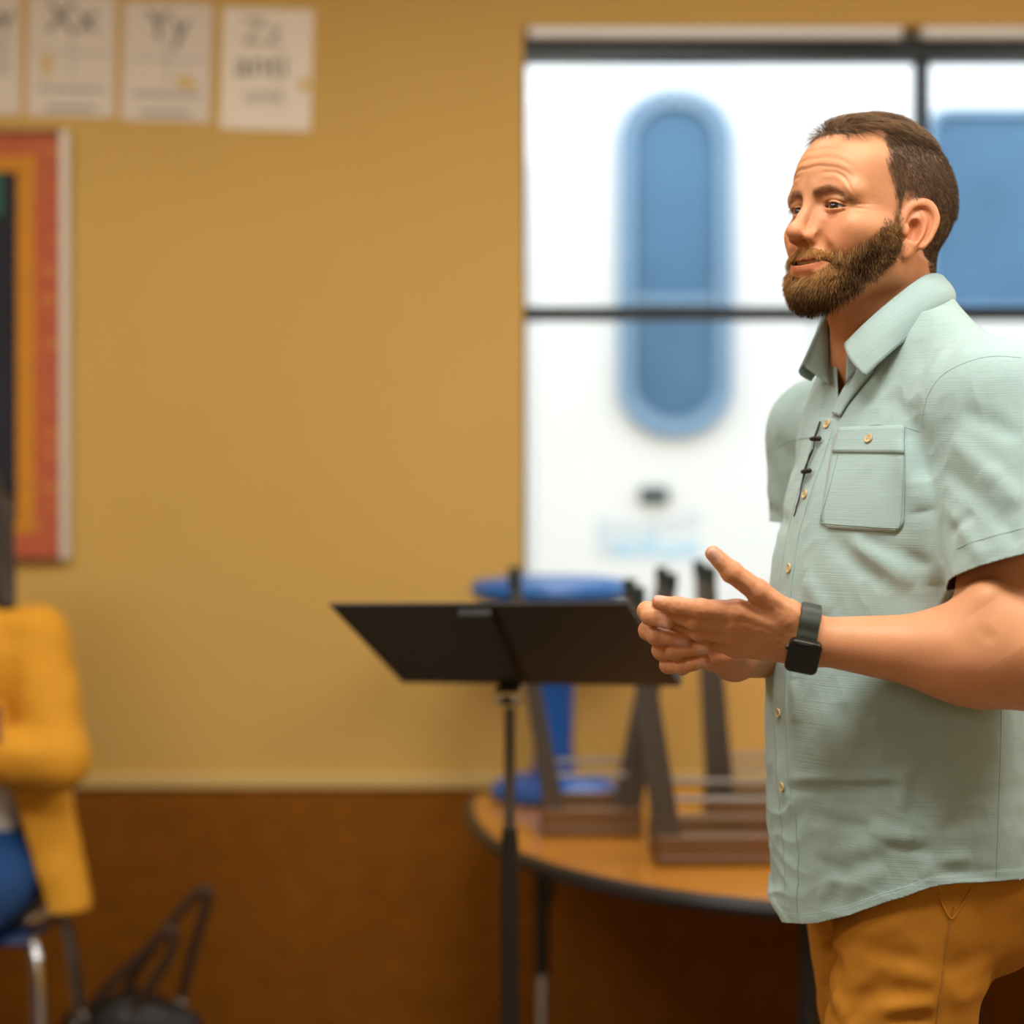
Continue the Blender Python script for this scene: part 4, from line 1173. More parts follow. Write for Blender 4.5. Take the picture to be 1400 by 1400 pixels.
mb = MB(); mb.box(((XL+XR)/2,(YB+WY)/2,-.05),(XR-XL+.4,WY-YB+.4,.1)); st(mb.build('floor', M_FLOOR))
mb = MB(); mb.box(((XL+XR)/2,(YB+WY)/2,ZT+.05),(XR-XL+.4,WY-YB+.4,.1)); st(mb.build('ceiling', M_CEIL))
wx0, wx1, wzb, wzt = wx(716), 2.55, wz(878), wz(35)          # window opening
WT = .16
mb = MB()
def wb(x0,x1,z0,z1): mb.box(((x0+x1)/2, WY+WT/2, (z0+z1)/2), (x1-x0, WT, z1-z0))
wb(XL-.1, wx0, 0, ZT); wb(wx1, XR+.1, 0, ZT); wb(wx0, wx1, 0, wzb); wb(wx0, wx1, wzt, ZT)
st(mb.build('wall_back', M_TAN))
for nm, c, d in (('wall_left',(XL-.05,(YB+WY)/2,ZT/2),(.1,WY-YB,ZT)),('wall_right',(XR+.05,(YB+WY)/2,ZT/2),(.1,WY-YB,ZT)),('wall_front',((XL+XR)/2,YB-.05,ZT/2),(XR-XL+.2,.1,ZT))):
    mb = MB(); mb.box(c,d); st(mb.build(nm, M_TAN))
mb = MB(); mb.box(((XL+XR)/2, WY-.006, wz(1077)/2), (XR-XL, .012, wz(1077))); st(mb.build('trim_1', M_CARPET))
mb = MB(); mb.box(((XL+XR)/2, WY-.011, (wz(1056)+wz(1077))/2), (XR-XL, .022, wz(1056)-wz(1077)), bevel=.004); st(mb.build('trim_2', M_TRIM))
# ---- window: dark metal frame, panes
M_FRAME = simple('dark_bronze_frame', (.010,.016,.020), .35, metal=.3)
M_WHITE = simple('white_blind_rail', (.78,.80,.80), .5)
def glass_mat():
    m, nt, b = new_mat('window_glass'); out = nt.nodes['Material Output']
    tr = N(nt,'ShaderNodeBsdfTransparent'); tr.inputs[0].default_value = (.97,.985,.99,1); gl = N(nt,'ShaderNodeBsdfGlossy'); gl.inputs['Roughness'].default_value = .02
    mx = N(nt,'ShaderNodeMixShader'); mx.inputs[0].default_value = .002
    nt.links.new(tr.outputs[0], mx.inputs[1]); nt.links.new(gl.outputs[0], mx.inputs[2]); nt.links.new(mx.outputs[0], out.inputs[0]); return m
M_PANE = glass_mat()
FY = WY+.09
win = empty('window_1', (0,0,0)); win['kind'] = 'structure'
mb = MB()
def fr(x0,x1,z0,z1,y=FY,d=.06): mb.box(((x0+x1)/2,y,(z0+z1)/2),(x1-x0,d,z1-z0),bevel=.003)
fx0, fx1 = wx(714,FY), wx1
fr(fx0,fx1,wz(86,FY),wz(54,FY)); fr(fx0,fx1,wzb,wzb+.05); fr(fx0-.012,fx0+.010,wzb,wz(60,FY)); fr(fx1-.03,fx1,wzb,wz(60,FY))
xm = wx(1259,FY); zm_ = wz(429.5,FY)
fr(xm-.016,xm+.016,wzb,wz(86,FY)); fr(fx0,fx1,zm_-.0165,zm_+.0165); fr(xm+.95,xm+.982,wzb,wz(86,FY))
mb.build('window_frame', M_FRAME, win)
for x0,x1 in ((fx0,xm),(xm,xm+.966),(xm+.966,fx1)):
    for z0,z1 in ((wzb,zm_),(zm_,wz(70,FY))):
        mb = MB(); mb.box(((x0+x1)/2,FY,(z0+z1)/2),(x1-x0-.012,.005,z1-z0-.012)); mb.build('pane', M_PANE, win)
mb = MB(); mb.box(((wx0+wx1)/2, WY+.075, wzb+.010),(wx1-wx0,.14,.02),bevel=.004); mb.build('window_sill', M_TRIM, win)
mb = MB()
for x0,x1 in ((wx(722),wx(1235)),(wx(1262),wx1-.02)): mb.box(((x0+x1)/2, WY+.025, (wz(34)+wz(50))/2),(x1-x0,.04,wz(34)-wz(50)),bevel=.004)
mb.build('blind_rail', M_WHITE, win)
# ---- outside: white trailer with a tall rounded window in its door
EY = 7.2
def ex(px): return (px-700)/FPX*EY
def ez(py): return ZC-(py-HZ)/FPX*EY
M_TRAIL = simple('white_trailer_paint', (.86,.88,.90), .35, var=.02, vscale=2)
M_TGLASS = simple('blue_tinted_glass', (.075,.18,.32), .45, var=.3, vscale=3)
M_TRING = simple('blue_grey_gasket', (.16,.29,.45), .5); M_TRIM2 = simple('pale_window_rim', (.23,.37,.53), .4)
tr_ = empty('trailer', (ex(900),EY,0)); tag(tr_, 'white trailer parked outside the window with a tall rounded door window', 'trailer', kind='thing')
def tpart(mb, nm, m, sm=False, parent=None):
    o = mb.build(nm, m, parent or tr_, sm)
    if parent is None: o.location = -V3(*tr_.location)
    return o
mb = MB(); mb.box((1.6,EY+1.2,1.75),(7.4,2.4,2.7),bevel=.06); tpart(mb,'trailer_body',M_TRAIL)
def rr2(x0,x1,z0,z1,r,k=10):
    o=[]
    for sx,sz,a0 in ((1,1,0),(-1,1,90),(-1,-1,180),(1,-1,270)):
        for i in range(k+1):
            a=math.radians(a0+90*i/k); o.append(((x0+x1)/2+sx*((x1-x0)/2-r)+r*math.cos(a),(z0+z1)/2+sz*((z1-z0)/2-r)+r*math.sin(a)))
    return o
def ring(outer, inner, y0, y1):
    mb=MB(); n=len(outer); vs=[(x,y,z) for pl in (outer,inner) for y in (y0,y1) for x,z in pl]; fs=[]
    for j in range(n):
        k=(j+1)%n; fs += [(j,k,2*n+k,2*n+j),(n+j,3*n+j,3*n+k,n+k),(j,n+j,n+k,k),(2*n+j,2*n+k,3*n+k,3*n+j)]
    mb.add(vs,fs); return mb
a_ = rr2(ex(845),ex(1000),ez(597),ez(124),.20); b_ = rr2(ex(853),ex(992),ez(588),ez(133),.18); c_ = rr2(ex(866),ex(979),ez(573),ez(146),.15)
dw = ring(a_,b_,EY-.035,EY+.001); dwo = tpart(dw,'door_window_gasket',M_TRING)
ri = ring(b_,c_,EY-.028,EY+.001); ri.build('door_window_rim', M_TRIM2, dwo)
mb=MB(); mb.prism(c_,(0,EY-.004,0),(1,0,0),(0,0,1),(0,1,0),.004); mb.build('door_window_glass', M_TGLASS, dwo)
# lighter lower sash line seen across the glass
mb=MB(); mb.box((ex(922),EY-.010,ez(410)),(ex(979)-ex(866),.012,.03)); mb.build('sash_bar', M_TRIM2, dwo)
c2 = rr2(ex(1275),ex(1720),ez(418),ez(158),.06); a2 = rr2(ex(1266),ex(1730),ez(426),ez(149),.08)
w2 = tpart(ring(a2,c2,EY-.03,EY+.001),'side_window_rim',M_TRIM2)
mb=MB(); mb.prism(c2,(0,EY-.004,0),(1,0,0),(0,0,1),(0,1,0),.004); mb.build('side_window_glass', M_TGLASS, w2)
mb=MB(); mb.box((ex(1112),EY-.004,1.4),(.02,.008,2.3)); mb.box((ex(726),EY-.004,1.4),(.012,.008,2.3)); tpart(mb,'door_seam',simple('seam_grey',(.55,.60,.66),.5))
mb=MB(); mb.box((ex(894),EY-.03,ez(677)),(.085,.05,.035),bevel=.010); mb.box((ex(894),EY-.008,ez(677)),(.11,.014,.06),bevel=.005); tpart(mb,'door_handle',simple('dark_handle',(.02,.05,.06),.4))
M_LT = simple('pale_blue_decal', (.50,.72,.88), .5); M_LT2 = simple('pale_grey_decal', (.66,.74,.82), .5)
mb=MB()
for px0,px1,py0,py1 in ((838,870,738,762),(874,900,732,762),(905,930,742,764),(934,955,738,762)): mb.box((ex((px0+px1)/2),EY-.002,ez((py0+py1)/2)),(ex(px1)-ex(px0),.004,ez(py0)-ez(py1)),bevel=.001)
tpart(mb,'lettering',M_LT)
mb=MB()
for px0,px1,py0,py1 in ((815,840,708,760),(846,868,712,730),(875,905,712,728),(912,930,708,728),(936,955,698,722)): mb.box((ex((px0+px1)/2),EY-.002,ez((py0+py1)/2)),(ex(px1)-ex(px0),.004,ez(py0)-ez(py1)),bevel=.001)
tpart(mb,'lettering',M_LT2)
for cx_ in (-1.2,4.0):
    mb=MB(); mb.tube([(cx_,EY+.25,.36),(cx_,EY+.45,.36)],.36,28); tpart(mb,'wheel',simple('tyre_rubber',(.02,.02,.02),.9),True)
mb=MB(); mb.box((0,12,-.06),(40,14.5,.1)); o = mb.build('ground_outside', simple('asphalt',(.25,.25,.26),.9,var=.2,vscale=20)); o['kind']='structure'
# ---- pinboard with paper borders
board = empty('bulletin_board', (wx(-60),WY,wz(470))); tag(board, 'framed bulletin board with dark backing and red and orange scalloped paper borders', 'bulletin board')
def bpart(mb, nm, m, parent=None):
    o = mb.build(nm, m, parent or board)
    if parent is None: o.location = -V3(*board.location)
    return o
bx0, bx1, bz0, bz1 = wx(96)-1.22, wx(97), wz(765), wz(180)
M_ALU = simple('pale_aluminium_frame', (.62,.58,.50), .5, metal=.2)
for c,d in (((bx1-.012,WY-.012,(bz0+bz1)/2),(.024,.024,bz1-bz0)),((bx0+.012,WY-.012,(bz0+bz1)/2),(.024,.024,bz1-bz0))):
    mb=MB(); mb.box(c,d,bevel=.003); bpart(mb,'frame_side',M_ALU)
M_RAIL = simple('brown_frame_rail',(.16,.07,.04),.6)
for zz in (bz1-.003,bz0+.003):
    mb=MB(); mb.box(((bx0+bx1)/2,WY-.012,zz),(bx1-bx0-.048,.024,.006)); bpart(mb,'frame_rail',M_RAIL)
M_NAVY = simple('dark_navy_paper', (.016,.017,.028), .9, var=.3, vscale=6)
mb=MB(); mb.box(((bx0+bx1)/2,WY-.005,(bz0+bz1)/2),(bx1-bx0-.03,.008,bz1-bz0-.01)); bpart(mb,'backing',M_NAVY)
def border_mat():
    m, nt, b = new_mat('red_flowered_border'); tc = N(nt,'ShaderNodeTexCoord'); vo = N(nt,'ShaderNodeTexVoronoi', Scale=15.0); vo.inputs['Randomness'].default_value = .5
    nt.links.new(tc.outputs['Object'], vo.inputs['Vector']); cr = N(nt,'ShaderNodeValToRGB'); el = cr.color_ramp.elements
    el[0].position=.10; el[0].color=(.62,.26,.03,1); el[1].position=.34; el[1].color=(.42,.070,.022,1); nt.links.new(vo.outputs['Distance'], cr.inputs[0])
    nz = N(nt,'ShaderNodeTexNoise', Scale=26.0); nt.links.new(tc.outputs['Object'], nz.inputs['Vector']); mx = N(nt,'ShaderNodeMix', data_type='RGBA'); mx.inputs[7].default_value=(.50,.14,.06,1)
    nt.links.new(nz.outputs['Fac'], mx.inputs[0]); nt.links.new(cr.outputs[0], mx.inputs[6]); nt.links.new(mx.outputs[2], b.inputs['Base Color']); b.inputs['Roughness'].default_value=.8; return m
M_BORD = border_mat(); M_ORANGE = simple('orange_paper', (.56,.23,.015), .8, var=.15, vscale=25)
ix = bx1-.024
mb=MB(); w_b = wx(82)-wx(46)
mb.box((ix-w_b/2,WY-.0105,(bz0+bz1)/2),(w_b,.003,bz1-bz0-.012)); mb.box(((bx0+bx1)/2,WY-.0112,bz1-.006-w_b/2*.9),(bx1-bx0-.05,.003,w_b*.9)); mb.box(((bx0+bx1)/2,WY-.0112,bz0+.006+w_b/2),(bx1-bx0-.05,.003,w_b)); mb.box((bx0+.024+w_b/2,WY-.0105,(bz0+bz1)/2),(w_b,.003,bz1-bz0-.012))
bpart(mb,'flowered_border',M_BORD)
def scallop(o, u, v, n, s, wd, r):
    """strip with a scalloped edge"""
    p=[(0,0)]
    L=n*s
    for i in range(n):
        for k in range(7):
            a=math.pi*k/6; p.append((wd+r*math.sin(a), i*s+s*(.5-.5*math.cos(a))))
    p.append((0,L)); return p
mb=MB(); wo = wx(50)-wx(29); s_=.036; nS=int((bz1-bz0-.15)/s_)
mb.prism(scallop(0,0,0,nS,s_,wo,.007),(ix-w_b+.003,WY-.012,bz0+.08),(-1,0,0),(0,0,1),(0,-1,0),.002)
bpart(mb,'scalloped_border',M_ORANGE)
nT=int((bx1-bx0-.12)/s_)
for zz,dz in ((bz1-.006-w_b*.9+.003,-1),(bz0+.006+w_b-.003,1)):
    mb=MB(); mb.prism(scallop(0,0,0,nT,s_,wo*.9,.007),(bx0+.06,WY-.0125,zz),(0,0,dz),(1,0,0),(0,-1,0),.002); bpart(mb,'scalloped_border',M_ORANGE)
mb=MB(); mb.box((wx(-14),WY-.010,wz(265)),(wx(6)-wx(-34),.003,wz(240)-wz(300)),bevel=.001); bpart(mb,'green_paper',simple('dark_green_paper',(.02,.11,.07),.8))
# ---- alphabet cards
M_CARD = simple('white_card', (.66,.585,.50), .6, var=.04, vscale=6); M_CARD2 = simple('laminated_card', (.76,.68,.57), .35, var=.05, vscale=9)
M_INK = simple('grey_ink', (.16,.155,.14), .7); M_INKL = simple('pale_grey_ink', (.36,.33,.29), .7); M_YEL = simple('yellow_ink', (.62,.42,.06), .7)
def text(body, size, mat, parent, loc, nm='lettering'):
    cu = bpy.data.curves.new(nm,'FONT'); cu.body = body; cu.size = size; cu.extrude = .0004; cu.align_x = 'CENTER'; cu.materials.append(mat)
    tmp = bpy.data.objects.new('tmp', cu); COL.objects.link(tmp); dg = bpy.context.evaluated_depsgraph_get()
    me = bpy.data.meshes.new_from_object(tmp.evaluated_get(dg)); bpy.data.objects.remove(tmp); bpy.data.curves.remove(cu)
    o = bpy.data.objects.new(nm, me); COL.objects.link(o); o.parent = parent; o.location = loc; o.rotation_euler = (math.pi/2,0,0); return o
def card(px0,px1,py0,py1,tilt,label,big,kind,mat):
    cx_, cz_ = wx((px0+px1)/2), wz((py0+py1)/2); w_, h_ = wx(px1)-wx(px0), wz(py0)-wz(py1)
    e = empty('alphabet_card', (cx_, WY-.002, cz_)); e.rotation_euler = (0, math.radians(tilt), 0); tag(e, label, 'alphabet card', 'alphabet cards along the wall')
    mb=MB(); mb.box((0,0,0),(w_,.003,h_)); mb.build('paper', mat, e)
    hh = h_/2
    if kind == 'grid':
        text(big, h_*.36, M_INK, e, (0,-.003,hh-h_*.31))
        mb=MB(); mb.box((0,-.002,hh-h_*.48),(w_*.92,.001,.003)); mb.box((0,-.002,hh-h_*.48),(.003,.001,h_*.40)); mb.build('ruling', M_INKL, e)
        mb=MB(); mb.box((0,-.002,hh-h_*.775),(w_*.76,.001,.010)); mb.build('rule_line', M_INKL, e)
        mb=MB(); mb.box((.0,-.002,hh-h_*.93),(w_*.56,.001,.012)); mb.build('caption_line', M_INKL, e)
        mb=MB()
        if big == 'Xx': mb.sphere((-w_*.27,-.003,hh-h_*.56),(.012,.0015,.018)); mb.box((-w_*.27,-.003,hh-h_*.66),(.014,.002,.02),bevel=.0008)
        else: mb.sphere((w_*.20,-.003,hh-h_*.66),(.022,.0015,.010)); mb.box((w_*.26,-.003,hh-h_*.69),(.034,.002,.012),bevel=.0008)
        mb.build('picture', M_YEL, e)
    elif kind == 'list':
        text(big, h_*.36, M_INK, e, (0,-.003,hh-h_*.31))
        for k in range(7):
            mb=MB(); mb.box((w_*.18,-.002,hh-h_*(.36+.05*k)),(w_*.40,.001,.005)); mb.build('text_line', M_INKL, e)
    else:
        text(big, h_*.32, M_INKL, e, (-w_*.06,-.003,hh-h_*.30))
        text('anti', h_*.30, M_INK, e, (-w_*.06,-.003,hh-h_*.56)); text('unit', h_*.22, M_INKL, e, (-w_*.02,-.003,hh-h_*.78))
        mb=MB(); mb.box((w_*.42,-.003,hh-h_*.62),(.022,.0015,.028),bevel=.0007); mb.build('picture', M_YEL, e)
card(-92,28,-10,157,0,'white alphabet card half out of the picture above the bulletin board','Ww','list',M_CARD)
card(38,158,-8,160,1.0,'white alphabet card reading Xx with a small yellow picture','Xx','grid',M_CARD)
card(168,289,4,166,1.6,'white alphabet card reading Yy with a yellow picture lower right','Yy','grid',M_CARD)
card(303,427,12,178,1.6,'glossy alphabet card reading Zz, the last of its row','Zz','loose',M_CARD2)
# ================================================================== furniture and things
M_BLACK = simple('black_painted_steel', (.012,.011,.010), .38, metal=.2)
M_CHROME = simple('chrome', (.62,.62,.64), .18, metal=1.0)
M_GREYM = simple('grey_brown_steel', (.10,.088,.075), .42, metal=.55)
# ---- music stand
sy = 3.28
stand = empty('music_stand', (wx(702,sy),sy,0)); tag(stand, 'black music stand with a wide tilted desk in front of the wall', 'music stand')
so = V3(*stand.location)
def spart(mb, nm, m, sm=True, parent=None):
    o = mb.build(nm, m, parent or stand, sm)
    if parent is None: o.location = -so
    return o
# desk: nearly flat, its lower edge nearer the speaker
A0, B0 = P(549,932,3.36), P(930,937,3.17); _u = V3(-.1035,-.256,.154); A1, B1 = A0+_u, B0+_u
U = (B0-A0)/np.linalg.norm(B0-A0); Vv_ = (A1-A0); Vv_ /= np.linalg.norm(Vv_); NN = np.cross(U,Vv_); NN /= np.linalg.norm(NN)
if NN[2] < 0: NN = -NN                                        # NN points up, to the reader's side
M_DESK = simple('black_stand_desk', (.022,.017,.012), .45, var=.25, vscale=5)
def plate(q, nv, t): mb = MB(); mb.add(list(q)+[a+nv*t for a in q],[(3,2,1,0),(4,5,6,7),(0,1,5,4),(1,2,6,5),(2,3,7,6),(3,0,4,7)]); return mb
spart(plate([A0,B0,B1,A1],NN,.0035),'desk',M_DESK,False)
spart(plate([A0,B0,B0+NN*.045,A0+NN*.045],-Vv_,.004),'lip',M_DESK,False)
p0 = (A0*(1-.42)+B0*.42)+(A1-A0)*.04; p1 = (A1*(1-.50)+B1*.50)-(A1-A0)*.03
spart(plate([p0-U*.020,p0+U*.020,p1+U*.028,p1-U*.028],-NN,.014),'rib',M_BLACK,False)
hj = p0-NN*.028
mb=MB(); mb.tube([hj-U*.022,hj+U*.022],.016,14); spart(mb,'hinge',M_CHROME)
bx = V3(hj[0],hj[1],0); stand_pole_top = hj
mb=MB(); mb.tube([hj,bx+V3(0,0,wz(960,sy))],[.018,.017],14); spart(mb,'clutch',M_BLACK)
mb=MB(); mb.tube([bx+V3(0,0,wz(965,sy)),bx+V3(0,0,wz(1140,sy))],.0095,14); spart(mb,'inner_tube',M_GREYM)
mb=MB(); mb.tube([bx+V3(0,0,wz(1128,sy)),bx+V3(0,0,wz(1150,sy)),bx+V3(0,0,.10)],[.013,.0155,.0155],14); spart(mb,'outer_tube',M_BLACK)
for k in range(3):
    a=math.radians(90+120*k); d=V3(math.cos(a),math.sin(a),0); mb=MB(); mb.tube(smooth_path([bx+V3(0,0,.16),bx+d*.12+V3(0,0,.12),bx+d*.30+V3(0,0,.016)],5),.012,10); spart(mb,'leg',M_BLACK)
# ---- table with rounded end
TZ = .64
def tp(px,py): y=(ZC-TZ)*FPX/(py-HZ); return V3((px-700)/FPX*y,y,TZ)
L_ = tp(648,1094); F1 = tp(1060,1238)
M_TOP = simple('orange_wood_laminate', (.47,.19,.024), .13, var=.10, vscale=3, stretch=(1,7,1)); M_EDGE = simple('black_vinyl_edge', (.012,.012,.013), .4)
tcx, tcy, ra, rbk = L_[0]+.95, L_[1]+.0, .95, L_[1]-F1[1]+.03
table = empty('classroom_table', (tcx,tcy,0)); tag(table, 'wood topped classroom table with rounded black edge holding upturned chairs', 'table')
prof=[]
for k in range(72):
    a=2*math.pi*k/72; c,s=math.cos(a),math.sin(a); e=.86
    prof.append((ra*math.copysign(abs(c)**e,c), rbk*math.copysign(abs(s)**e,s)*(1 if s<0 else .28)))
mb=MB(); mb.prism(prof,(0,0,TZ-.026),(1,0,0),(0,1,0),(0,0,1),.026); mb.build('tabletop',M_TOP,table)
mb=MB(); mb.tube([V3(x*1.004,y*1.004,TZ-.015) for x,y in prof],.0155,8,closed=True); mb.build('edge_band',M_EDGE,table,True)
def tleg(px,y):
    x=(px-700)/FPX*y-tcx; yy=y-tcy
    mb=MB(); mb.tube([(x,yy,TZ-.026),(x,yy,.29)],.017,14); lg=mb.build('leg',M_BLACK,table,True)
    mb=MB(); mb.tube([(x,yy,.30),(x,yy,.02)],.0125,12); mb.build('chrome_insert',M_CHROME,lg,True)
    mb=MB(); mb.lathe([(.001,0),(.02,0),(.02,.018),(.013,.026),(.001,.026)],(x,yy,0),16); mb.build('glide',M_EDGE,lg,True)
tleg(741,tcy-.16); tleg(1104,F1[1]+.10); tleg(1330,F1[1]+.22); tleg(1180,tcy+.14)
x=(775-700)/FPX*(tcy-.1)-tcx
mb=MB(); mb.tube([((781-700)/FPX*tcy-tcx,0,TZ-.03),((745-700)/FPX*(tcy-.1)-tcx,-.14,.40)],.006,8); mb.build('brace',M_GREYM,table,True)
# ---- blue wobble stool on the table
M_BLUE = simple('blue_plastic', (.008,.085,.36), .32); M_BLUEP = simple('blue_vinyl_seat', (.012,.12,.42), .38)
by=tcy+.04; bxx=wx(757,by); sb=FPX/by
stool = empty('wobble_stool', (bxx,by,TZ)); tag(stool, 'blue round stool with a narrow column standing on the table behind the music stand', 'stool')
zt = wz(787,by)-TZ
mb=MB(); mb.lathe([(.001,0),(.132,0),(.144,.010),(.140,.030),(.110,.044),(.060,.050),(.001,.050)],n=40); mb.build('base',M_BLUE,stool,True)
mb=MB(); mb.lathe([(.001,.045),(.050,.045),(.044,.12),(.050,.30),(.064,zt-.06),(.001,zt-.06)],n=32); mb.build('column',M_BLUE,stool,True)
mb=MB(); mb.lathe([(.001,zt-.066),(.12,zt-.066),(.178,zt-.052),(.193,zt-.032),(.180,zt-.012),(.11,zt-.002),(.001,zt)],n=48); mb.build('seat',M_BLUEP,stool,True)
# ---- chairs turned upside down on the table: seat on the table, legs in the air
M_WOOD = simple('brown_plywood', (.13,.062,.020), .5, var=.25, vscale=4, stretch=(1,1,14)); M_GLIDE = simple('dark_green_glide', (.008,.022,.020), .5)
M_BAR = simple('dull_steel_bar', (.30,.28,.25), .35, metal=.8)
def chair(loc, rz, w, d, h, spl, label):
    e = empty('upturned_chair', loc, rz); tag(e, label, 'chair', 'chairs turned upside down on the table')
    mb=MB(); mb.box((0,0,.011),(w,d,.022),bevel=.006); mb.box((0,-d/2+.014,.035),(w,.022,.05),bevel=.006); mb.box((0,d/2-.014,.035),(w,.022,.05),bevel=.006); mb.build('seat',M_WOOD,e)
    for sx in (-1,1):
        for sy_ in (-1,1):
            a=V3(sx*(w/2-.03),sy_*(d/2-.02),.025); b=V3(sx*(w/2+spl),sy_*(d/2+.012),h)
            mb=MB(); 
            for (p_,q_,wd) in ((a,b,.022),):
                t=(q_-p_)/np.linalg.norm(q_-p_); u=V3(1,0,0)-t*t[0]; u/=np.linalg.norm(u); v=np.cross(t,u)
                vs=[p_+u*sa*wd+v*sb_*.012 for sa,sb_ in ((-1,-1),(1,-1),(1,1),(-1,1))]+[q_+u*sa*.011+v*sb_*.010 for sa,sb_ in ((-1,-1),(1,-1),(1,1),(-1,1))]
                mb.add(vs,[(3,2,1,0),(4,5,6,7),(0,1,5,4),(1,2,6,5),(2,3,7,6),(3,0,4,7)])
            lg=mb.build('leg',M_GREYM,e)
            mb=MB(); mb.tube([b-V3(0,0,.004),b+V3(0,0,.028)],.014,12); mb.build('glide',M_GLIDE,lg,True)
    for sy_ in (-1,1):
        mb=MB(); mb.tube([V3(-w/2+.02,sy_*(d/2-.012),.125),V3(w/2-.02,sy_*(d/2-.012),.125)],.006,10); mb.build('crossbar',M_BAR,e,True)
    return e
def place(px0,px1,pyb,hgt,rz,label):
    y=(ZC-TZ)*FPX/(pyb-HZ); x0,x1=wx(px0,y),wx(px1,y); w=x1-x0; return y,(x0+x1)/2,w
y1,x1_,w1 = place(742,884,1158,0,0,'')
chair((x1_,3.965,TZ),0,w1,.21,.51,.055,'upturned chair with brown wooden seat nearest the blue stool')
y2,x2_,w2_ = place(876,1090,1187,0,0,'')
chair((x2_+.03,3.69,TZ),0,w2_,.23,.50,.035,'upturned chair with brown wooden seat beside the standing man, grey legs in the air')
y3=4.04
chair(((wx(966,y3)+wx(1150,y3))/2,y3,TZ),0,wx(1150,y3)-wx(966,y3),.20,.52,.004,'upturned chair at the back of the table, nearest the wall')
# ---- seated listener
LY = 4.05
def lp(px,py,y): return P(px,py,y)
LM = V3(wx(-58,LY),LY,0)
sc_ = .62/430*1.0
hipz = .50; 
LF = V3(-.03,-1.0,0); LF/=np.linalg.norm(LF); LL = np.array([-LF[1]*-1,0,0]); LL = np.cross(V3(0,0,1),LF)     # forward, her left
LS = np.stack([LF,LL,V3(0,0,1)],1)
def sw(f,l,z): return LM+LS@V3(f,l,z)
M_JACKET = simple('mustard_corduroy', (.58,.27,.022), .85, bump=.3, bscale=300, var=.12, vscale=10, spec=.2); M_JEAN = simple('blue_denim', (.012,.060,.20), .8, bump=.3, bscale=600, var=.25, vscale=12, spec=.2)
M_TEE = simple('white_tee', (.62,.58,.50), .85, var=.1, vscale=10); M_SKIN2 = simple('brown_skin', (.20,.085,.045), .5); M_HAIR2 = simple('dark_brown_hair', (.025,.012,.008), .5, bump=.5, bscale=60)
HZ0 = .62                                                   # seat to lap
shL, shR = sw(.02,.175,1.045), sw(.02,-.175,1.045)
elL, elR = sw(.10,.245,.80), sw(.10,-.245,.80)
haL, haR = sw(.23,-.13,.835), sw(.26,.06,.87)
def sit_body(p):
    q=(p-LM)@LS
    d=ell(q,(.0,0,.80),(.115,.155,.30)); d=smin(d,ell(q,(.01,0,1.0),(.105,.175,.12)),.05)
    d=smin(d,cone(q,(0,0,1.08),(.02,0,1.20),.055,.05),.03)
    d=smin(d,ell(q,(.03,0,1.31),(.095,.075,.115)),.02); d=smin(d,ell(q,(.075,0,1.255),(.045,.045,.05)),.03)
    d=smin(d,cone(q,(.115,0,1.325),(.138,0,1.288),.010,.015),.012)
    m=q.copy(); m[:,1]=np.abs(m[:,1])
    d=smax(d,-ell(m,(.118,.033,1.318),(.02,.02,.012)),.012); d=smin(d,ell(m,(.10,.032,1.316),(.0125,.013,.011)),.003)
    d=smin(d,cone(q,(.117,-.018,1.245),(.117,.018,1.245),.008),.008); d=smin(d,ell(m,(.02,.078,1.30),(.018,.008,.03)),.006)
    for s,e,h in ((shL,elL,haL),(shR,elR,haR)):
        d=smin(d,cone(p,s,e,.045,.040),.03); d=smin(d,cone(p,e,h,.040,.028),.02)
        t=(h-e)/np.linalg.norm(h-e); b=h+t*.07; d=smin(d,cone(p,h,b,.027,.022),.012)
        up=V3(0,0,1)
        for k in range(4):
            o=up*(.027-.018*k); d=smin(d,chain(p,[b+o,b+o+t*.045,b+o+t*.075+LF*-.012],[.0095,.009,.0075],.004),.004)
        d=smin(d,chain(p,[h+up*.015,h+t*.04+up*.045,h+t*.06+up*.062],[.013,.011,.009],.004),.006)
    for s in (1,-1):
        d=smin(d,cone(q,(.0,s*.09,.53),(.40,s*.12,.53),.080,.058),.04); d=smin(d,cone(q,(.40,s*.12,.53),(.36,s*.13,.09),.055,.040),.02)
        d=smin(d,cone(q,(.36,s*.13,.06),(.50,s*.14,.045),.040,.032),.02)
    return d
v,f=sdf_mesh(sit_body,LM+V3(-.75,-.8,-.02),LM+V3(.75,.6,1.5),.0055,proj=1); v,f=keep_largest(v,f)
lis=link('person',np_mesh('person',v-LM,f),M_SKIN2); lis.location=LM; lis.scale=(.985,.985,.985); tag(lis,'seated person with folded arms in a mustard jacket and blue jeans at the left edge','person')
def lpart(nm,fn,mat,lo,hi,h,thick=0,keep=None):
    v,f=sdf_mesh(fn,LM+V3(*lo),LM+V3(*hi),h,proj=1)
    if keep is not None: v,f=clip_mesh(v,f,keep(v))
    o=link(nm,np_mesh(nm,v-LM,f),mat,lis)
    if thick: m_=o.modifiers.new('thickness','SOLIDIFY'); m_.thickness=thick; m_.offset=-1
    return o
def tee(p):
    q=(p-LM)@LS; d=smin(ell(q,(.0,0,.80),(.128,.166,.31)),ell(q,(.01,0,1.0),(.114,.18,.115)),.05); return d-.002*noise(q*22,91)
lpart('t_shirt',tee,M_TEE,(-.6,-.6,.4),(.6,.6,1.25),.006,.002,lambda v: np.minimum(v[:,2]-.56,1.085-v[:,2]))
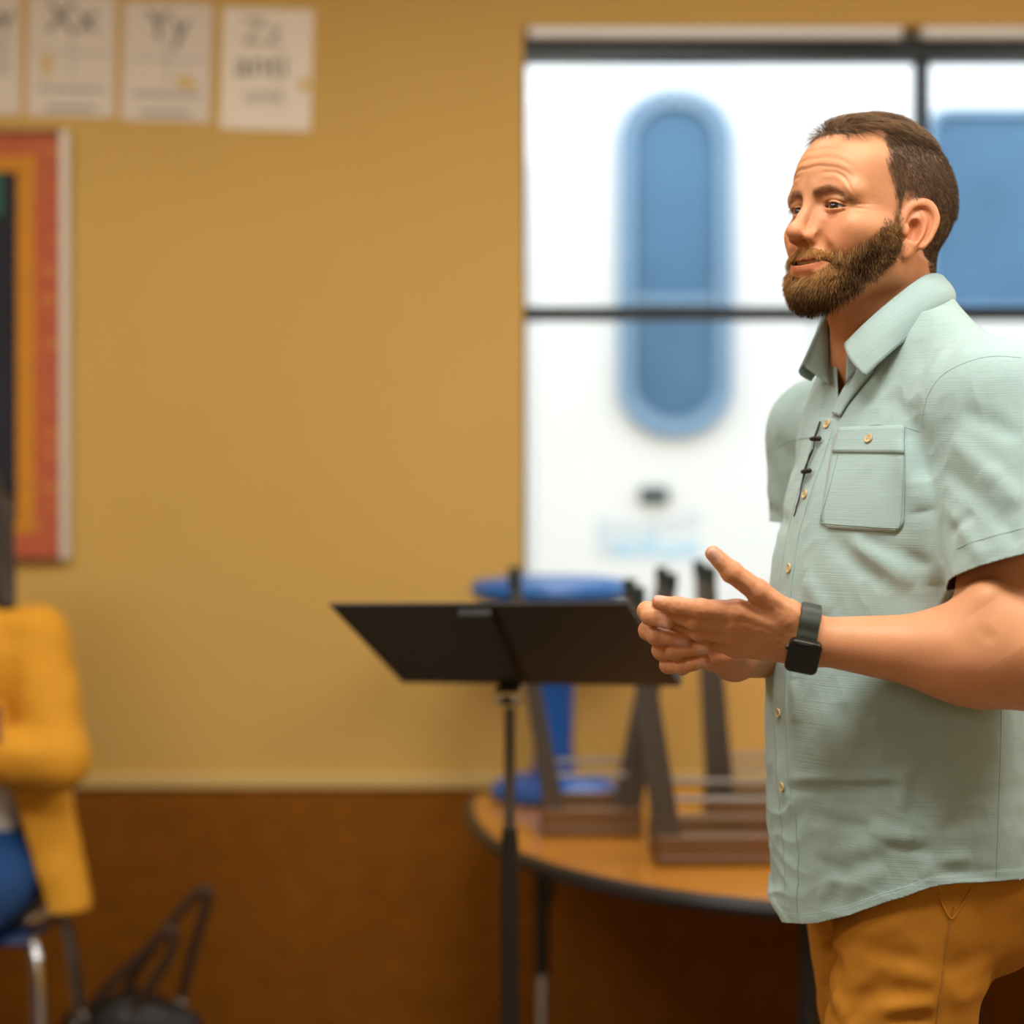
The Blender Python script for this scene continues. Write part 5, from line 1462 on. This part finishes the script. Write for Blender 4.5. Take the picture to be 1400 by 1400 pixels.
def jacket(p):
    q=(p-LM)@LS; d=smin(ell(q,(-.012,0,.82),(.150,.190,.34)),ell(q,(-.005,0,1.01),(.130,.205,.125)),.05)
    for s in (1,-1): d=smin(d,cone(q,(-.02,s*.15,.70),(.03,s*.235,.47),.09,.062),.05)
    for s,e,h in ((shL,elL,haL),(shR,elR,haR)): d=smin(d,smin(cone(p,s,e,.074,.066),cone(p,e,e+(h-e)*.92,.066,.048),.025),.03)
    d=smin(d,ell(q,(-.03,0,1.10),(.09,.10,.035)),.02)
    return d-.004*noise(q*V3(14,14,20),92)-.0015*noise(q*40,93)
def jk(v):
    q=(v-LM)@LS; arms=np.minimum.reduce([cone(v,s,e,.10)*1 for s,e in ((shL,elL),(shR,elR))]+[cone(v,e,h,.085) for e,h in ((elL,haL),(elR,haR))])
    op=np.maximum(np.abs(q[:,1])-.085-.32*np.clip(.90-q[:,2],0,1),-q[:,0]+.02)
    g=np.maximum(op,-arms)
    g=np.minimum(g,q[:,2]-.47); g=np.minimum(g,1.135-q[:,2]-.0*q[:,0])
    for e,h in ((elL,haL),(elR,haR)):
        t=(h-e)/np.linalg.norm(h-e); r=(v-e)@t; g=np.minimum(g,np.maximum((np.linalg.norm(h-e)*.86)-r,ln(v-h)-.10))
    return g
lpart('jacket',jacket,M_JACKET,(-.7,-.7,.35),(.7,.6,1.3),.006,.005,jk)
def jeans(p):
    q=(p-LM)@LS; d=ell(q,(.0,0,.56),(.14,.175,.12))
    for s in (1,-1):
        d=smin(d,cone(q,(.0,s*.09,.535),(.40,s*.12,.535),.100,.074),.04); d=smin(d,cone(q,(.40,s*.12,.53),(.36,s*.13,.11),.072,.056),.02)
    return d-.003*noise(q*20,94)
lpart('jeans',jeans,M_JEAN,(-.7,-.8,.02),(.7,.6,.75),.006,.003,lambda v: np.minimum(v[:,2]-.10,.66-v[:,2]))
def hair2(p):
    q=(p-LM)@LS; d=ell(q,(.015,0,1.34),(.115,.095,.115)); d=smax(d,-ell(q,(.15,0,1.28),(.085,.075,.11)),.02)
    for s in (1,-1): d=smin(d,cone(q,(.0,s*.085,1.32),(.03,s*.11,1.12),.040,.026),.02)
    d=smin(d,cone(q,(-.05,0,1.30),(-.08,0,1.12),.08,.05),.03); return d-.006*noise(q*V3(50,50,10),95)
lpart('hair',hair2,M_HAIR2,(-.5,-.5,1.0),(.5,.5,1.5),.006)
for s in (1,-1):
    mb=MB(); c=LS@V3(.4,s*.135,0); mb.sphere(LS@V3(.44,s*.137,.045),(.05,.05,.045)); mb.tube([LS@V3(.35,s*.132,.045),LS@V3(.52,s*.14,.040)],[.045,.038],14); mb.sphere(LS@V3(.52,s*.14,.040),(.038,.038,.038)); o=mb.build('shoe',M_BLACK,lis,True)
    mb=MB(); mb.sphere(LS@V3(.104,s*.032,1.316),.0105,16,10); mb.build('eye',M_TEE,lis,True)
# ---- her chair
M_SEATP = simple('navy_plastic_shell', (.012,.035,.11), .4)
ch = empty('student_chair', LM); ch.scale=(.985,.985,.985); tag(ch, 'blue plastic chair on bright chrome legs under the seated person', 'chair')
vs=[]; 
g_=quad_pts((-.20,-.21,.440),(.22,-.21,.445),(.22,.21,.445),(-.20,.21,.440),9,9); g_[...,2]-=.02*np.exp(-((g_[...,0])/.15)**2)*np.exp(-((g_[...,1])/.15)**2)
o=sheet('seat',g_@LS.T,.012,M_SEATP,ch)
g_=quad_pts((-.215,-.19,.62),(-.215,.19,.62),(-.27,.17,.86),(-.27,.17,.86),8,9); u_=np.linspace(-.19,.19,9); 
for j in range(9): g_[:,j,1]=u_[j]; g_[:,j,0]=np.linspace(-.205,-.265,8)-.03*(1-(u_[j]/.19)**2); g_[:,j,2]=np.linspace(.60,.86,8)
sheet('backrest',g_@LS.T,.012,M_SEATP,ch)
for s in (1,-1):
    mb=MB(); mb.tube([LS@V3(*t) for t in smooth_path([(-.18,s*.17,.432),(.12,s*.195,.430),(.175,s*.215,.415),(.195,s*.232,.34),(.215,s*.245,.02)],6)],.0155,14); mb.build('leg',M_CHROME,ch,True)
    mb=MB(); mb.tube([LS@V3(*t) for t in smooth_path([(.10,s*.15,.425),(-.10,s*.17,.425),(-.16,s*.185,.405),(-.19,s*.20,.32),(-.235,s*.225,.02)],6)],.0155,14); mb.build('leg',M_CHROME,ch,True)
    mb=MB(); mb.tube([LS@V3(*t) for t in smooth_path([(-.17,s*.16,.43),(-.215,s*.16,.48),(-.235,s*.16,.80)],6)],.011,12); mb.build('back_post',M_CHROME,ch,True)
# ---- handbag on the floor
gy=4.1
bag = empty('handbag', (wx(180,gy),gy,0)); tag(bag, 'black shoulder bag with upright strap handles on the floor beside the chair', 'bag')
M_LEATHER = simple('black_shiny_leather', (.006,.005,.005), .6, bump=.3, bscale=40); M_STRAPB = simple('dark_brown_strap', (.035,.018,.010), .35)
def bagf(p):
    q=p; d=ell(q,(0,0,.10),(.175,.085,.185)); d=smax(d,-(q[:,2]-.004),.01); d=smax(d,q[:,2]-.235-.02*np.cos(q[:,0]*20),.015)
    return d-.006*noise(q*V3(16,16,9),96)
v,f=sdf_mesh(bagf,V3(-.25,-.15,-.02),V3(.25,.15,.35),.005,proj=1); link('body',np_mesh('body',v,f),M_LEATHER,bag)
k_=gy/FPX
def bp_(px,py,dy=0): return V3((px-180)*k_,dy,ZC-(py-HZ)*k_)
for pts in ([(118,1385,-.05),(150,1345,-.05),(200,1298,-.05),(232,1266,-.05),(243,1270,-.05),(236,1300,-.05),(208,1345,-.05),(178,1388,-.05)],
            [(150,1388,.05),(198,1310,.05),(240,1256,.05),(268,1226,.05),(279,1230,.05),(272,1262,.05),(258,1310,.05),(240,1388,.05)]):
    mb=MB(); mb.tube(smooth_path([bp_(*t) for t in pts],6),.012,10); mb.build('handle',M_STRAPB,bag,True)
mb=MB()
M_RING=simple('steel_ring',(.6,.6,.6),.25,metal=1)
for t in ((118,1382,-.055),(178,1386,-.055),(240,1384,.045)):
    mb=MB(); c=bp_(*t); mb.tube([c+V3(.014*math.cos(a),-.006,.014*math.sin(a)) for a in np.linspace(0,2*math.pi,16,endpoint=False)],.0032,8,closed=True); mb.build('ring',M_RING,bag,True)
# ================================================================== light and camera
W = bpy.data.worlds.new('sky'); SC.world = W; W.use_nodes = True
nt = W.node_tree; bg = nt.nodes['Background']
bg.inputs[0].default_value = (.86,.94,1.0,1); bg.inputs[1].default_value = 2.9
M_LAMP = emit_mat('lamp_diffuser', (1.0,.96,.90), 3.0); M_HOUS = simple('white_enamel', (.8,.8,.78), .4)
def troffer(x, y, e=30.0, first=[None]):
    root = empty('ceiling_light', (x,y,ZT)); tag(root, 'recessed ceiling light panel', 'ceiling light', 'ceiling lights')
    mb=MB(); mb.box((0,0,-.012),(1.24,.64,.022),bevel=.004); mb.build('housing', M_HOUS, root)
    mb=MB(); mb.box((0,0,-.026),(1.16,.56,.006)); mb.build('diffuser', M_LAMP, root)
    L = bpy.data.lights.new('panel_lamp','AREA'); L.shape='RECTANGLE'; L.size=1.14; L.size_y=.54; L.energy=e; L.color=(1.0,.945,.86)
    o = bpy.data.objects.new('panel_lamp', L); COL.objects.link(o); o.parent = root; o.location=(0,0,-.035); return root
for x in (-1.9,.3,2.3):
    for y, e in ((-7.6,26.0),(-4.4,20.0),(1.45,38.0),(3.05,14.0)): troffer(x,y,e*(.75 if x < -1 else 1.0))  # unseen row nearest the far wall is added to brighten that wall
cam = bpy.data.cameras.new('camera'); co = bpy.data.objects.new('camera', cam); COL.objects.link(co); SC.camera = co
co.location = (0,0,ZC); co.rotation_euler = (math.pi/2,0,0)
cam.sensor_width = 36; cam.lens = FPX/1400*36; cam.shift_x = 0; cam.shift_y = (HZ-700)/1400
cam.clip_start = .05
cam.dof.use_dof = True; cam.dof.focus_distance = 2.19; cam.dof.aperture_fstop = cam.lens/36.0; cam.dof.aperture_blades = 9
vs_ = SC.view_settings; vs_.view_transform = 'Standard'; vs_.look = 'None'; vs_.exposure = 0.14; vs_.gamma = 1.0; vs_.use_curve_mapping = False
SC.cycles.use_denoising = True; SC.cycles.max_bounces = 8; SC.cycles.diffuse_bounces = 4; SC.cycles.sample_clamp_indirect = 6.0; SC.cycles.caustics_reflective = False; SC.cycles.caustics_refractive = False
